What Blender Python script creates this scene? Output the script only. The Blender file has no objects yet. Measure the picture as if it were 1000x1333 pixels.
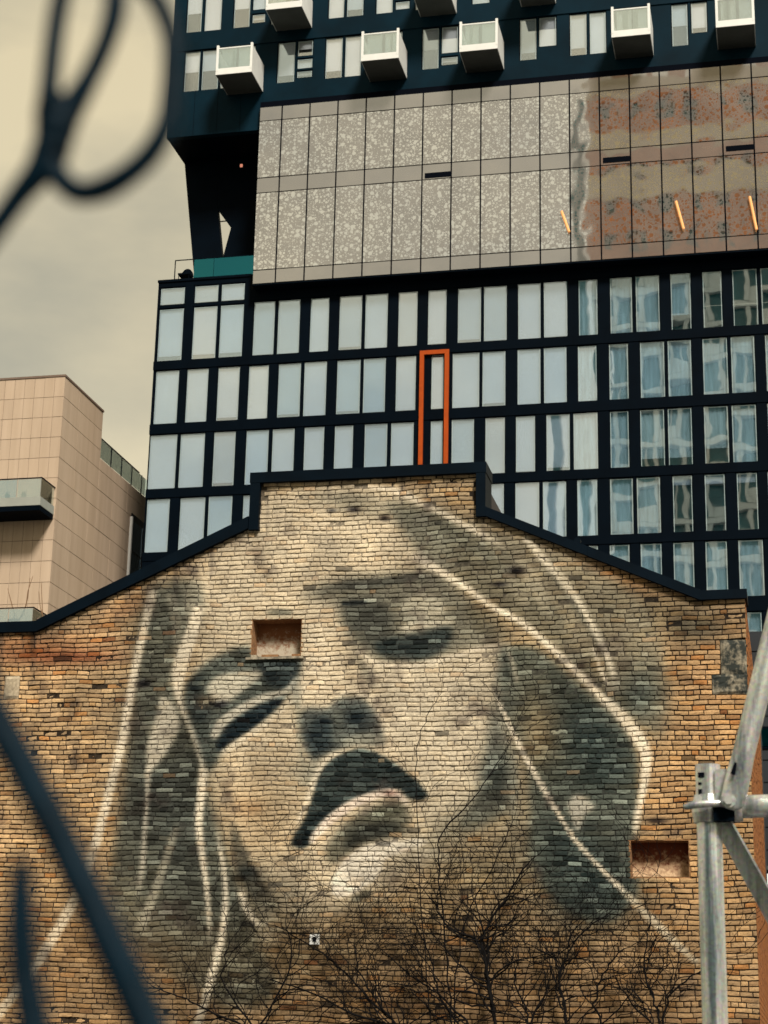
import bpy, math, random
import numpy as np
from mathutils import Matrix, Vector

rng = np.random.default_rng(7)
random.seed(11)
scene = bpy.context.scene
COL = scene.collection

# ------------------------------------------------------------------ camera
F, CX, CY = 2400.0, 500.0, 666.5            # focal length and centre in photo pixels (1000 x 1333)
def nrm(v):
    v = np.array(v, float); return v / np.linalg.norm(v)
_Z = nrm([674 - CX, -(-7400 - CY), -F])     # vanishing point of the verticals
_X = -nrm([-10700 - CX, -(1133 - CY), -F])  # vanishing point of the wall's horizontals
_X = nrm(_X - _Z * _X.dot(_Z)); _Y = np.cross(_Z, _X)
MR = np.array([_X, _Y, _Z])
CAM = np.array([0, 0, 1.6])
def ray(px, py): return MR @ np.array([px - CX, -(py - CY), -F])
def onY(px, py, Y):
    d = ray(px, py); return CAM + d * ((Y - CAM[1]) / d[1])
def onX(px, py, X):
    d = ray(px, py); return CAM + d * ((X - CAM[0]) / d[0])
def proj(P):
    c = (np.atleast_2d(P) - CAM) @ MR
    return np.stack([CX + F * c[:, 0] / -c[:, 2], CY - F * c[:, 1] / -c[:, 2]], 1)

cam = bpy.data.cameras.new('camera'); camo = bpy.data.objects.new('camera', cam); COL.objects.link(camo)
cam.sensor_fit = 'VERTICAL'; cam.sensor_height = 36; cam.sensor_width = 27
cam.lens = F / 1333 * 36
m4 = Matrix([list(MR[0]) + [0], list(MR[1]) + [0], list(MR[2]) + [0], [0, 0, 0, 1]])
m4.translation = Vector(CAM); camo.matrix_world = m4
cam.clip_start = 0.05; cam.clip_end = 2000
cam.dof.use_dof = True; cam.dof.focus_distance = 14; cam.dof.aperture_fstop = 11.0
scene.camera = camo

# ------------------------------------------------------------------ sky, sun, exposure
SUN_EL, SUN_AZ = math.radians(45), math.radians(150)     # azimuth from +Y towards +X; sun behind the camera, to the right
def lin(c):
    c = np.array(c, float) / 255.0
    return np.where(c <= 0.04045, c / 12.92, ((c + 0.055) / 1.055) ** 2.4)
world = bpy.data.worlds.new('World'); scene.world = world; world.use_nodes = True
nt = world.node_tree; nt.nodes.clear()
wo = nt.nodes.new('ShaderNodeOutputWorld'); bg = nt.nodes.new('ShaderNodeBackground')
sky = nt.nodes.new('ShaderNodeTexSky'); sky.sky_type = 'NISHITA'; sky.sun_disc = False
sky.sun_elevation = SUN_EL; sky.sun_rotation = SUN_AZ
tc = nt.nodes.new('ShaderNodeTexCoord')
mp = nt.nodes.new('ShaderNodeMapping'); mp.inputs['Scale'].default_value = (1, 1, 2.2)
n1 = nt.nodes.new('ShaderNodeTexNoise'); n1.inputs['Scale'].default_value = 3.6; n1.inputs['Detail'].default_value = 6; n1.inputs['Roughness'].default_value = .5
cr = nt.nodes.new('ShaderNodeValToRGB')
cr.color_ramp.elements[0].position = .36; cr.color_ramp.elements[1].position = .62
cr.color_ramp.elements[0].color = (*lin((176, 168, 138)), 1); cr.color_ramp.elements[1].color = (*lin((230, 213, 168)), 1)
# clouds cover nearly all of the clear sky
sc1 = nt.nodes.new('ShaderNodeVectorMath'); sc1.operation = 'SCALE'; sc1.inputs['Scale'].default_value = .12
mixs = nt.nodes.new('ShaderNodeMix'); mixs.data_type = 'RGBA'; mixs.inputs[0].default_value = .82
nt.links.new(tc.outputs['Generated'], mp.inputs['Vector']); nt.links.new(mp.outputs[0], n1.inputs['Vector'])
nt.links.new(n1.outputs['Fac'], cr.inputs['Fac'])
nt.links.new(sky.outputs[0], sc1.inputs[0]); nt.links.new(sc1.outputs[0], mixs.inputs[6]); nt.links.new(cr.outputs[0], mixs.inputs[7])
nt.links.new(mixs.outputs[2], bg.inputs['Color']); bg.inputs['Strength'].default_value = .34
nt.links.new(bg.outputs[0], wo.inputs['Surface'])

sun = bpy.data.lights.new('sun', 'SUN'); suno = bpy.data.objects.new('sun', sun); COL.objects.link(suno)
sun.energy = 1.5; sun.angle = math.radians(12); sun.color = (1, .94, .85)
sd = Vector((math.sin(SUN_AZ) * math.cos(SUN_EL), math.cos(SUN_AZ) * math.cos(SUN_EL), math.sin(SUN_EL)))
suno.rotation_euler = sd.to_track_quat('Z', 'Y').to_euler()

scene.view_settings.view_transform = 'Standard'; scene.view_settings.look = 'None'
scene.view_settings.gamma = 1; scene.view_settings.use_curve_mapping = False
scene.view_settings.exposure = 1.7
scene.render.engine = 'CYCLES'
scene.cycles.max_bounces = 6; scene.cycles.diffuse_bounces = 2; scene.cycles.glossy_bounces = 3; scene.cycles.transparent_max_bounces = 8

# ------------------------------------------------------------------ materials
def new_mat(name):
    m = bpy.data.materials.new(name); m.use_nodes = True
    return m, m.node_tree, m.node_tree.nodes['Principled BSDF']
def N(t, kind, **kw):
    n = t.nodes.new(kind)
    for k, v in kw.items():
        if k in n.inputs: n.inputs[k].default_value = v
        else: setattr(n, k, v)
    return n
def simple(name, col, rough=.6, metal=0, var=.12, scale=3.0, bump=0.0, spec=.5, stretch=None):
    """plain colour with procedural mottling"""
    m, t, b = new_mat(name); L = t.links
    g = N(t, 'ShaderNodeNewGeometry')
    src = g.outputs['Position']
    if stretch:
        mpn = N(t, 'ShaderNodeMapping'); mpn.inputs['Scale'].default_value = stretch
        L.new(src, mpn.inputs['Vector']); src = mpn.outputs[0]
    no = N(t, 'ShaderNodeTexNoise', Scale=scale, Detail=6.0, Roughness=.6); L.new(src, no.inputs['Vector'])
    mr = N(t, 'ShaderNodeMapRange'); mr.inputs[1].default_value = .3; mr.inputs[2].default_value = .7
    mr.inputs[3].default_value = 1 - var; mr.inputs[4].default_value = 1 + var; L.new(no.outputs['Fac'], mr.inputs[0])
    vm = N(t, 'ShaderNodeVectorMath', operation='SCALE'); vm.inputs[0].default_value = col[:3]
    L.new(mr.outputs[0], vm.inputs['Scale']); L.new(vm.outputs[0], b.inputs['Base Color'])
    b.inputs['Roughness'].default_value = rough; b.inputs['Metallic'].default_value = metal
    b.inputs['Specular IOR Level'].default_value = spec
    if bump:
        bp = N(t, 'ShaderNodeBump', Strength=bump, Distance=.01); L.new(no.outputs['Fac'], bp.inputs['Height']); L.new(bp.outputs[0], b.inputs['Normal'])
    return m

M_frame = simple('navy_metal', (.0006, .0028, .0060), .6, 0, .25, .8, spec=.03)
M_tower = simple('navy_cladding', (.0006, .0118, .021), .55, 0, .3, .5, spec=.06)
M_dark = simple('dark_cavity', (.002, .003, .006), .9, spec=.03)
M_coping = simple('coping_metal', (.0008, .0042, .0085), .5, 0, .3, 2.0, spec=.06)
M_orange = simple('orange_metal', (.36, .055, .004), .6, 0, .12, 4, spec=.15)
M_white = simple('white_paint', (.74, .74, .70), .5, 0, .06, 1.5)
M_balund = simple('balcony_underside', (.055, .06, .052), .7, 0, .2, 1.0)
M_blind = simple('blind_fabric', (.80, .84, .88), .8, 0, .05, .8)
M_blind2 = simple('grey_blind', (.56, .66, .72), .8, 0, .08, .8)
M_curtain = simple('sheer_curtain', (.70, .87, .89), .8, 0, .30, 2.2, stretch=(3, 1, .35))
M_room = simple('room_wall', (.10, .13, .14), .9, 0, .2, .5)
M_iron = simple('wrought_iron', (.0006, .0095, .018), .5, .0, .3, 120, .2, .08)
M_ground = simple('asphalt', (.05, .05, .052), .9, 0, .3, 1.5, .3)
M_wood = simple('bark', (.0045, .004, .004), .85, 0, .3, 30, spec=.1)#, 0, .3, 30)
M_twig = simple('dry_twig', (.16, .085, .035), .8, 0, .3, 10)
M_conc = simple('white_concrete', (.80, .83, .82), .7, 0, .08, .6)
M_alley = simple('alley_cladding', (.006, .009, .014), .7, 0, .35, .7)
M_guardslab = simple('balcony_slab', (.30, .31, .27), .7, 0, .1, 1)
M_bead = simple('bead_grey', (.34, .42, .42), .5, 0, .1, 1.0)
M_bolt = simple('zinc_bolt', (.62, .62, .58), .35, .6, .1, 60)

def galv():
    m, t, b = new_mat('galvanised_steel'); L = t.links
    g = N(t, 'ShaderNodeNewGeometry')
    mpn = N(t, 'ShaderNodeMapping'); mpn.inputs['Scale'].default_value = (1, 1, .07)
    L.new(g.outputs['Position'], mpn.inputs['Vector'])
    n1 = N(t, 'ShaderNodeTexNoise', Scale=34.0, Detail=6.0, Roughness=.62); L.new(mpn.outputs[0], n1.inputs['Vector'])
    n2 = N(t, 'ShaderNodeTexVoronoi', Scale=140.0); L.new(g.outputs['Position'], n2.inputs['Vector'])
    r = N(t, 'ShaderNodeValToRGB'); e = r.color_ramp.elements
    e[0].position = .32; e[0].color = (.15, .25, .26, 1); e[1].position = .56; e[1].color = (.82, .82, .76, 1)
    L.new(n1.outputs['Fac'], r.inputs['Fac'])
    mx = N(t, 'ShaderNodeMix', data_type='RGBA', blend_type='MULTIPLY'); mx.inputs[0].default_value = .35
    L.new(r.outputs[0], mx.inputs[6]); L.new(n2.outputs['Color'], mx.inputs[7]); 
    hs = N(t, 'ShaderNodeHueSaturation'); hs.inputs['Saturation'].default_value = .55; L.new(mx.outputs[2], hs.inputs['Color'])
    L.new(hs.outputs[0], b.inputs['Base Color']); b.inputs['Metallic'].default_value = .7; b.inputs['Roughness'].default_value = .32
    bp = N(t, 'ShaderNodeBump', Strength=.25, Distance=.002); L.new(n1.outputs['Fac'], bp.inputs['Height']); L.new(bp.outputs[0], b.inputs['Normal'])
    return m
M_galv = galv()

def glass(name, tint, refl, wave, through=(.55, .68, .70), wscale=.55):
    """coated window glass: a mirror-like coat over a see-through pane, slightly wavy"""
    m, t, b = new_mat(name); L = t.links
    t.nodes.remove(b); out = t.nodes['Material Output']
    g = N(t, 'ShaderNodeNewGeometry')
    no = N(t, 'ShaderNodeTexNoise', Scale=wscale, Detail=1.5); L.new(g.outputs['Position'], no.inputs['Vector'])
    bp = N(t, 'ShaderNodeBump', Strength=1.0, Distance=wave); L.new(no.outputs['Fac'], bp.inputs['Height'])
    gl = N(t, 'ShaderNodeBsdfGlossy', Color=(*tint, 1), Roughness=.015); L.new(bp.outputs[0], gl.inputs['Normal'])
    oi = N(t, 'ShaderNodeObjectInfo'); rp = N(t, 'ShaderNodeValToRGB'); e = rp.color_ramp.elements        # each pane's coat differs a little
    e[0].color = (tint[0] * .78, tint[1] * .90, tint[2], 1); e[1].color = (*tint, 1); L.new(oi.outputs['Random'], rp.inputs['Fac']); L.new(rp.outputs[0], gl.inputs['Color'])
    tr = N(t, 'ShaderNodeBsdfTransparent', Color=(*through, 1))
    mx = N(t, 'ShaderNodeMixShader'); mx.inputs[0].default_value = refl
    L.new(tr.outputs[0], mx.inputs[1]); L.new(gl.outputs[0], mx.inputs[2]); L.new(mx.outputs[0], out.inputs['Surface'])
    return m
M_glass = glass('coated_glass', (.93, .97, 1.0), .44, .0035, (.93, .97, 1.0), .6)
M_glass2 = glass('tower_glass', (.97, 1.0, 1.0), .34, .003, (1.0, 1.0, 1.0))
M_guard = glass('guard_glass', (.92, .96, .95), .55, .002, (.85, .9, .87))
M_teal = glass('terrace_glass', (.05, .36, .45), .45, .002, (.03, .27, .36))

def panel_mat():
    """fritted facade panel: clear mirror dots left in a tan printed coat"""
    m, t, b = new_mat('dotted_panel'); L = t.links; out = t.nodes['Material Output']
    g = N(t, 'ShaderNodeNewGeometry')
    mpn = N(t, 'ShaderNodeMapping'); mpn.inputs['Scale'].default_value = (1, 0.001, 1)
    L.new(g.outputs['Position'], mpn.inputs['Vector'])
    facs = []
    for sc, r0, r1 in ((3.5, .08, .38), (6.0, .08, .40), (10.0, .08, .40), (15.0, .05, .38)):
        v = N(t, 'ShaderNodeTexVoronoi', Scale=sc, Randomness=.8, voronoi_dimensions='3D'); L.new(mpn.outputs[0], v.inputs['Vector'])
        sp = N(t, 'ShaderNodeSeparateColor'); L.new(v.outputs['Color'], sp.inputs[0])
        rr = N(t, 'ShaderNodeMapRange'); rr.inputs[3].default_value = r0; rr.inputs[4].default_value = r1; L.new(sp.outputs[0], rr.inputs[0])
        lt = N(t, 'ShaderNodeMath', operation='LESS_THAN'); L.new(v.outputs['Distance'], lt.inputs[0]); L.new(rr.outputs[0], lt.inputs[1])
        facs.append(lt)
    mxa = N(t, 'ShaderNodeMath', operation='MAXIMUM'); L.new(facs[0].outputs[0], mxa.inputs[0]); L.new(facs[1].outputs[0], mxa.inputs[1])
    mxb = N(t, 'ShaderNodeMath', operation='MAXIMUM'); L.new(mxa.outputs[0], mxb.inputs[0]); L.new(facs[2].outputs[0], mxb.inputs[1])
    mxc = N(t, 'ShaderNodeMath', operation='MAXIMUM'); L.new(mxb.outputs[0], mxc.inputs[0]); L.new(facs[3].outputs[0], mxc.inputs[1]); mxb = mxc
    no = N(t, 'ShaderNodeTexNoise', Scale=.6, Detail=5.0); L.new(g.outputs['Position'], no.inputs['Vector'])
    rp = N(t, 'ShaderNodeValToRGB'); e = rp.color_ramp.elements
    e[0].position = .3; e[0].color = (.095, .082, .070, 1); e[1].position = .7; e[1].color = (.15, .13, .108, 1); L.new(no.outputs['Fac'], rp.inputs['Fac'])
    L.new(rp.outputs[0], b.inputs['Base Color']); b.inputs['Roughness'].default_value = .6
    bpn = N(t, 'ShaderNodeTexNoise', Scale=.8, Detail=1.0); L.new(g.outputs['Position'], bpn.inputs['Vector'])
    bp = N(t, 'ShaderNodeBump', Strength=1, Distance=.006); L.new(bpn.outputs['Fac'], bp.inputs['Height'])
    gl = N(t, 'ShaderNodeBsdfGlossy', Color=(.90, .92, .95, 1), Roughness=.03); L.new(bp.outputs[0], gl.inputs['Normal'])
    s1 = N(t, 'ShaderNodeMixShader'); s1.inputs[0].default_value = .34; L.new(b.outputs[0], s1.inputs[1]); L.new(gl.outputs[0], s1.inputs[2])
    s2 = N(t, 'ShaderNodeMixShader'); s2.inputs[0].default_value = .94; L.new(b.outputs[0], s2.inputs[1]); L.new(gl.outputs[0], s2.inputs[2])
    fin = N(t, 'ShaderNodeMixShader'); L.new(mxb.outputs[0], fin.inputs[0]); L.new(s1.outputs[0], fin.inputs[1]); L.new(s2.outputs[0], fin.inputs[2])
    L.new(fin.outputs[0], out.inputs['Surface'])
    # plain strip without dots
    m2 = m.copy(); m2.name = 'plain_panel'
    t2 = m2.node_tree; fin2 = [n for n in t2.nodes if n.type == 'MIX_SHADER' and n.inputs[0].is_linked][0]
    t2.links.remove(fin2.inputs[0].links[0]); fin2.inputs[0].default_value = 0.0
    return m, m2
M_panel, M_strip = panel_mat()

def beige_mat():
    m, t, b = new_mat('beige_cladding'); L = t.links
    g = N(t, 'ShaderNodeNewGeometry'); oi = N(t, 'ShaderNodeObjectInfo')
    mpn = N(t, 'ShaderNodeMapping'); mpn.inputs['Scale'].default_value = (1.6, 1.6, .12); L.new(g.outputs['Position'], mpn.inputs['Vector'])
    no = N(t, 'ShaderNodeTexNoise', Scale=1.4, Detail=5.0, Roughness=.6); L.new(mpn.outputs[0], no.inputs['Vector'])
    rp = N(t, 'ShaderNodeValToRGB'); e = rp.color_ramp.elements
    e[0].position = .25; e[0].color = (.41, .300, .205, 1); e[1].position = .75; e[1].color = (.51, .385, .275, 1); L.new(no.outputs['Fac'], rp.inputs['Fac'])
    mr = N(t, 'ShaderNodeMapRange'); mr.inputs[3].default_value = .95; mr.inputs[4].default_value = 1.04; L.new(oi.outputs['Random'], mr.inputs[0])
    vm = N(t, 'ShaderNodeVectorMath', operation='SCALE'); L.new(rp.outputs[0], vm.inputs[0]); L.new(mr.outputs[0], vm.inputs['Scale'])
    L.new(vm.outputs[0], b.inputs['Base Color']); b.inputs['Roughness'].default_value = .75
    return m
M_beige = beige_mat(); M_joint = simple('joint_brown', (.10, .07, .05), .9)

def painted(name, mortar=False):
    m, t, b = new_mat(name); L = t.links
    at = N(t, 'ShaderNodeAttribute', attribute_name='paint'); g = N(t, 'ShaderNodeNewGeometry')
    no = N(t, 'ShaderNodeTexNoise', Scale=38.0, Detail=5.0, Roughness=.65); L.new(g.outputs['Position'], no.inputs['Vector'])
    mr = N(t, 'ShaderNodeMapRange'); mr.inputs[1].default_value = .3; mr.inputs[2].default_value = .7
    mr.inputs[3].default_value = .82; mr.inputs[4].default_value = 1.15; L.new(no.outputs['Fac'], mr.inputs[0])
    n2 = N(t, 'ShaderNodeTexNoise', Scale=55.0, Detail=3.0, Roughness=.7); L.new(g.outputs['Position'], n2.inputs['Vector'])      # pits and flaked spots
    m2 = N(t, 'ShaderNodeMapRange'); m2.inputs[1].default_value = .34; m2.inputs[2].default_value = .43; m2.inputs[3].default_value = .52; m2.inputs[4].default_value = 1.0; L.new(n2.outputs['Fac'], m2.inputs[0])
    mm = N(t, 'ShaderNodeMath', operation='MULTIPLY'); L.new(mr.outputs[0], mm.inputs[0]); L.new(m2.outputs[0], mm.inputs[1])
    vm = N(t, 'ShaderNodeVectorMath', operation='SCALE'); L.new(at.outputs['Color'], vm.inputs[0]); L.new(mm.outputs[0], vm.inputs['Scale'])
    L.new(vm.outputs[0], b.inputs['Base Color']); b.inputs['Roughness'].default_value = .92; b.inputs['Specular IOR Level'].default_value = .06
    bp = N(t, 'ShaderNodeBump', Strength=.6, Distance=.006); L.new(no.outputs['Fac'], bp.inputs['Height']); L.new(bp.outputs[0], b.inputs['Normal'])
    return m
M_brick = painted('painted_brick'); M_mortar = painted('painted_mortar')

def two_tone(name, c0, c1, scale, lo=.35, hi=.65, bump=.5, zlo=None, zhi=None):
    """stained plaster: noise between two colours; with zlo/zhi rust and painted shade, deepest at the top edge"""
    m, t, b = new_mat(name); L = t.links
    g = N(t, 'ShaderNodeNewGeometry')
    no = N(t, 'ShaderNodeTexNoise', Scale=scale, Detail=7.0, Roughness=.7); L.new(g.outputs['Position'], no.inputs['Vector'])
    src = no.outputs['Fac']
    if zlo is not None:
        sx = N(t, 'ShaderNodeSeparateXYZ'); L.new(g.outputs['Position'], sx.inputs[0])
        mr = N(t, 'ShaderNodeMapRange', clamp=False); mr.inputs[1].default_value = zhi; mr.inputs[2].default_value = zlo
        mr.inputs[3].default_value = -.25; mr.inputs[4].default_value = .25; L.new(sx.outputs[2], mr.inputs[0])
        ad = N(t, 'ShaderNodeMath', operation='ADD'); L.new(src, ad.inputs[0]); L.new(mr.outputs[0], ad.inputs[1]); src = ad.outputs[0]
    r = N(t, 'ShaderNodeValToRGB'); e = r.color_ramp.elements
    e[0].position = lo; e[0].color = (*c0, 1); e[1].position = hi; e[1].color = (*c1, 1); L.new(src, r.inputs['Fac'])
    L.new(r.outputs[0], b.inputs['Base Color']); b.inputs['Roughness'].default_value = .9
    bp = N(t, 'ShaderNodeBump', Strength=bump, Distance=.01); L.new(no.outputs['Fac'], bp.inputs['Height']); L.new(bp.outputs[0], b.inputs['Normal'])
    return m

# ------------------------------------------------------------------ mesh helpers
def mesh_from(name, verts, faces, mat=None):
    me = bpy.data.meshes.new(name); me.from_pydata([tuple(map(float, v)) for v in verts], [], [tuple(f) for f in faces]); me.update()
    if mat: me.materials.append(mat)
    return me
def obj(name, me, parent=None, loc=(0, 0, 0), smooth=False):
    o = bpy.data.objects.new(name, me); COL.objects.link(o); o.location = loc
    if parent is not None: o.parent = parent
    if smooth and me is not None: me.polygons.foreach_set('use_smooth', [True] * len(me.polygons))
    return o
def thing(name, label, cat, loc=(0, 0, 0), group=None):
    o = obj(name, None, None, loc); o['label'] = label; o['category'] = cat
    if group: o['group'] = group
    return o
class MB:
    def __init__(s): s.v = []; s.f = []
    def add(s, v, f):
        k = len(s.v); s.v += [tuple(map(float, q)) for q in v]; s.f += [tuple(k + i for i in q) for q in f]; return s
    def box(s, x0, x1, y0, y1, z0, z1):
        v = [(x, y, z) for z in (z0, z1) for y in (y0, y1) for x in (x0, x1)]
        return s.add(v, [(0, 2, 3, 1), (4, 5, 7, 6), (0, 1, 5, 4), (2, 6, 7, 3), (0, 4, 6, 2), (1, 3, 7, 5)])
    def prism(s, pts, y0, y1):
        """polygon of (x,z), counter-clockwise seen from -Y, extruded along Y"""
        n = len(pts); v = [(x, y0, z) for x, z in pts] + [(x, y1, z) for x, z in pts]
        f = [tuple(range(n)), tuple(range(2 * n - 1, n - 1, -1))] + [(i, n + i, n + (i + 1) % n, (i + 1) % n) for i in range(n)]
        return s.add(v, f)
    def tube(s, pts, rad, sides=8, cap=True):
        pts = [np.array(p, float) for p in pts]; n = len(pts)
        rad = [rad] * n if np.isscalar(rad) else rad
        ref = np.array([0.3, 1.0, 0.2]); vs = []
        for i, p in enumerate(pts):
            t = nrm(pts[min(i + 1, n - 1)] - pts[max(i - 1, 0)]); a = np.cross(t, ref)
            if np.linalg.norm(a) < 1e-3: a = np.cross(t, [1, 0, 0])
            a = nrm(a); b = np.cross(t, a)
            for k in range(sides):
                w = 2 * math.pi * k / sides; vs.append(p + rad[i] * (math.cos(w) * a + math.sin(w) * b))
        fs = [(i * sides + k, i * sides + (k + 1) % sides, (i + 1) * sides + (k + 1) % sides, (i + 1) * sides + k) for i in range(n - 1) for k in range(sides)]
        if cap: fs += [tuple(range(sides - 1, -1, -1)), tuple((n - 1) * sides + k for k in range(sides))]
        return s.add(vs, fs)
    def build(s, name, mat, parent=None, smooth=False, loc=(0, 0, 0)):
        return obj(name, mesh_from(name, s.v, s.f, mat), parent, loc, smooth)
_boxcache = {}
def cbox(name, mat, parent, x0, x1, y0, y1, z0, z1, ploc=(0, 0, 0), bev=0.0):
    """box as its own object; boxes of one size and material share their mesh"""
    d = (round(x1 - x0, 4), round(y1 - y0, 4), round(z1 - z0, 4)); key = (d, mat.name)
    if key not in _boxcache:
        b = MB().box(0, d[0], 0, d[1], 0, d[2]); _boxcache[key] = mesh_from(name, b.v, b.f, mat)
    return obj(name, _boxcache[key], parent, (x0 - ploc[0], y0 - ploc[1], z0 - ploc[2]))
def crom(pts, n=8):
    """Catmull-Rom through the points"""
    P = [np.array(p, float) for p in pts]; P = [2 * P[0] - P[1]] + P + [2 * P[-1] - P[-2]]; out = []
    for i in range(1, len(P) - 2):
        for k in range(n):
            t = k / n; a, b, c, d = P[i - 1:i + 3]
            out.append(.5 * (2 * b + (c - a) * t + (2 * a - 5 * b + 4 * c - d) * t * t + (3 * b - a - 3 * c + d) * t ** 3))
    out.append(P[-2]); return out

# ------------------------------------------------------------------ ground
g = MB().add([(-400, -400, 0), (400, -400, 0), (400, 400, 0), (-400, 400, 0)], [(0, 1, 2, 3)]).build('ground', M_ground)
g['kind'] = 'structure'

# ================================================================== THE MURAL as paint values on the wall
YW = 26.0
RY0, RH, RW = 590, 760, 1000
CANV = np.zeros((RH, RW, 3)); PAINT = np.zeros((RH, RW))
gy, gx = np.mgrid[RY0:RY0 + RH, 0:RW].astype(float)
def vnoise(shape, cell, seed):
    r = np.random.default_rng(seed); h, w = shape; gh, gw = h // cell + 3, w // cell + 3
    G = r.random((gh, gw)); yy = np.arange(h) / cell; xx = np.arange(w) / cell
    y0 = yy.astype(int); x0 = xx.astype(int); ty = (yy - y0)[:, None]; tx = (xx - x0)[None]; ty = ty * ty * (3 - 2 * ty); tx = tx * tx * (3 - 2 * tx)
    a = G[y0][:, x0]; b = G[y0][:, x0 + 1]; c = G[y0 + 1][:, x0]; d = G[y0 + 1][:, x0 + 1]
    return (a * (1 - tx) + b * tx) * (1 - ty) + (c * (1 - tx) + d * tx) * ty
def fbm(cell, seed): return sum(vnoise((RH, RW), max(2, int(cell / 2 ** k)), seed + k) * .5 ** k for k in range(4)) / 1.875
def blur1(a, s, ax):
    r = int(round(s))
    if r < 1: return a
    for _ in range(3):
        p = np.pad(a, [(r + 1, r) if i == ax else (0, 0) for i in (0, 1)], mode='edge'); c = np.cumsum(p, ax); n = a.shape[ax]
        a = (np.take(c, range(2 * r + 1, 2 * r + 1 + n), ax) - np.take(c, range(0, n), ax)) / (2 * r + 1)
    return a
def apply(mask, col, alpha, blur, x0, y0, paint=1.0):
    if blur > .6: mask = blur1(blur1(mask, blur * .58, 0), blur * .58, 1)
    h, w = mask.shape; a = (mask * alpha)
    X0, Y0 = max(x0, 0), max(y0, 0); X1, Y1 = min(x0 + w, RW), min(y0 + h, RH)
    if X1 <= X0 or Y1 <= Y0: return
    a = a[Y0 - y0:Y1 - y0, X0 - x0:X1 - x0]
    CANV[Y0:Y1, X0:X1] = CANV[Y0:Y1, X0:X1] * (1 - a[..., None]) + np.array(col) * a[..., None]
    PAINT[Y0:Y1, X0:X1] = PAINT[Y0:Y1, X0:X1] * (1 - a) + paint * a
def poly(pts, col, alpha, blur=3.0, paint=1.0, smooth=True):
    P = np.array(pts, float)
    if smooth: P = np.array(crom(list(P) + [P[0]], 6))
    pad = int(blur * 4) + 3
    x0, y0 = int(P[:, 0].min()) - pad, int(P[:, 1].min()) - pad - RY0; x1, y1 = int(P[:, 0].max()) + pad, int(P[:, 1].max()) + pad - RY0
    yy, xx = np.mgrid[y0:y1, x0:x1].astype(float); yy += RY0 + .5; xx += .5
    ins = np.zeros(xx.shape, bool); j = len(P) - 1
    for i in range(len(P)):
        xi, yi = P[i]; xj, yj = P[j]
        if yi != yj: ins ^= ((yi > yy) != (yj > yy)) & (xx < (xj - xi) * (yy - yi) / (yj - yi) + xi)
        j = i
    apply(ins.astype(float), col, alpha, blur, x0, y0, paint)
def stroke(pts, w, col, alpha, blur=2.0, fade=(0, 0), paint=1.0):
    P = np.array(crom(pts, 6)); n = len(P)
    Wd = np.interp(np.linspace(0, 1, n), np.linspace(0, 1, len(w)) if not np.isscalar(w) else [0, 1], w if not np.isscalar(w) else [w, w]) / 2 * .88
    Al = np.minimum(1, np.minimum(np.linspace(0, 1, n) / max(fade[0], 1e-6), np.linspace(1, 0, n) / max(fade[1], 1e-6)))
    pad = int(max(Wd) + blur * 4) + 3
    x0, y0 = int(P[:, 0].min()) - pad, int(P[:, 1].min()) - pad - RY0; x1, y1 = int(P[:, 0].max()) + pad, int(P[:, 1].max()) + pad - RY0
    yy, xx = np.mgrid[y0:y1, x0:x1].astype(float); yy += RY0 + .5; xx += .5
    m = np.zeros(xx.shape)
    for i in range(n - 1):
        a, b = P[i], P[i + 1]; d = b - a; L2 = d @ d + 1e-9
        t = np.clip(((xx - a[0]) * d[0] + (yy - a[1]) * d[1]) / L2, 0, 1)
        ds = np.hypot(xx - a[0] - t * d[0], yy - a[1] - t * d[1]); ww = Wd[i] + (Wd[i + 1] - Wd[i]) * t
        m = np.maximum(m, np.clip(ww - ds + .5, 0, 1) * (Al[i] + (Al[i + 1] - Al[i]) * t))
    apply(m, col, min(1, alpha * 1.06), blur * .55, x0, y0, paint)
def blob(x, y, rx, ry, col, alpha, rot=0.0, paint=1.0):
    c, s = math.cos(rot), math.sin(rot); u = ((gx - x) * c + (gy - y) * s) / rx; v = (-(gx - x) * s + (gy - y) * c) / ry
    a = np.exp(-(u * u + v * v)) * alpha
    CANV[:] = CANV * (1 - a[..., None]) + np.array(col) * a[..., None]; PAINT[:] = PAINT * (1 - a) + paint * a
def T(ox, oy, s, pts): return [(ox + x / s, oy + y / s) for x, y in pts]

LI = (240, 219, 178); FA = (212, 190, 148); DK = (40, 50, 48); TE = (56, 70, 65); GR = (108, 104, 84); OR = (186, 142, 90); RU = (142, 72, 34)
CANV[:] = (188, 156, 108)                                   # bare old brick
n_a = fbm(160, 3); n_b = fbm(60, 21); n_c = fbm(24, 40)
_sx = np.repeat(np.random.default_rng(5).random((1, RW // 3 + 2)), 3, 1)[:, :RW]; streak = np.clip((blur1(_sx, 2, 1) + .5 * (fbm(90, 60) - .5) - .62) * 4, 0, 1)      # run-off streaks
blob(30, 960, 150, 260, (204, 160, 104), .7, paint=0); blob(30, 1250, 190, 160, (178, 134, 80), .6, paint=0)
blob(930, 1060, 130, 300, (192, 142, 84), .75, paint=0); blob(960, 850, 110, 90, (176, 132, 84), .5, paint=0)
blob(600, 1330, 520, 130, (152, 116, 74), .85, paint=0)
blob(40, 845, 100, 22, RU, .55, paint=0); blob(90, 855, 60, 8, (120, 52, 28), .6, paint=0); blob(180, 785, 60, 14, (150, 90, 48), .5, -.4, paint=0)
blob(860, 790, 70, 30, (92, 84, 62), .6, .3, paint=0); blob(905, 815, 45, 22, (60, 62, 52), .6, paint=0); blob(800, 745, 60, 14, (176, 118, 62), .5, .4, paint=0)
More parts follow.
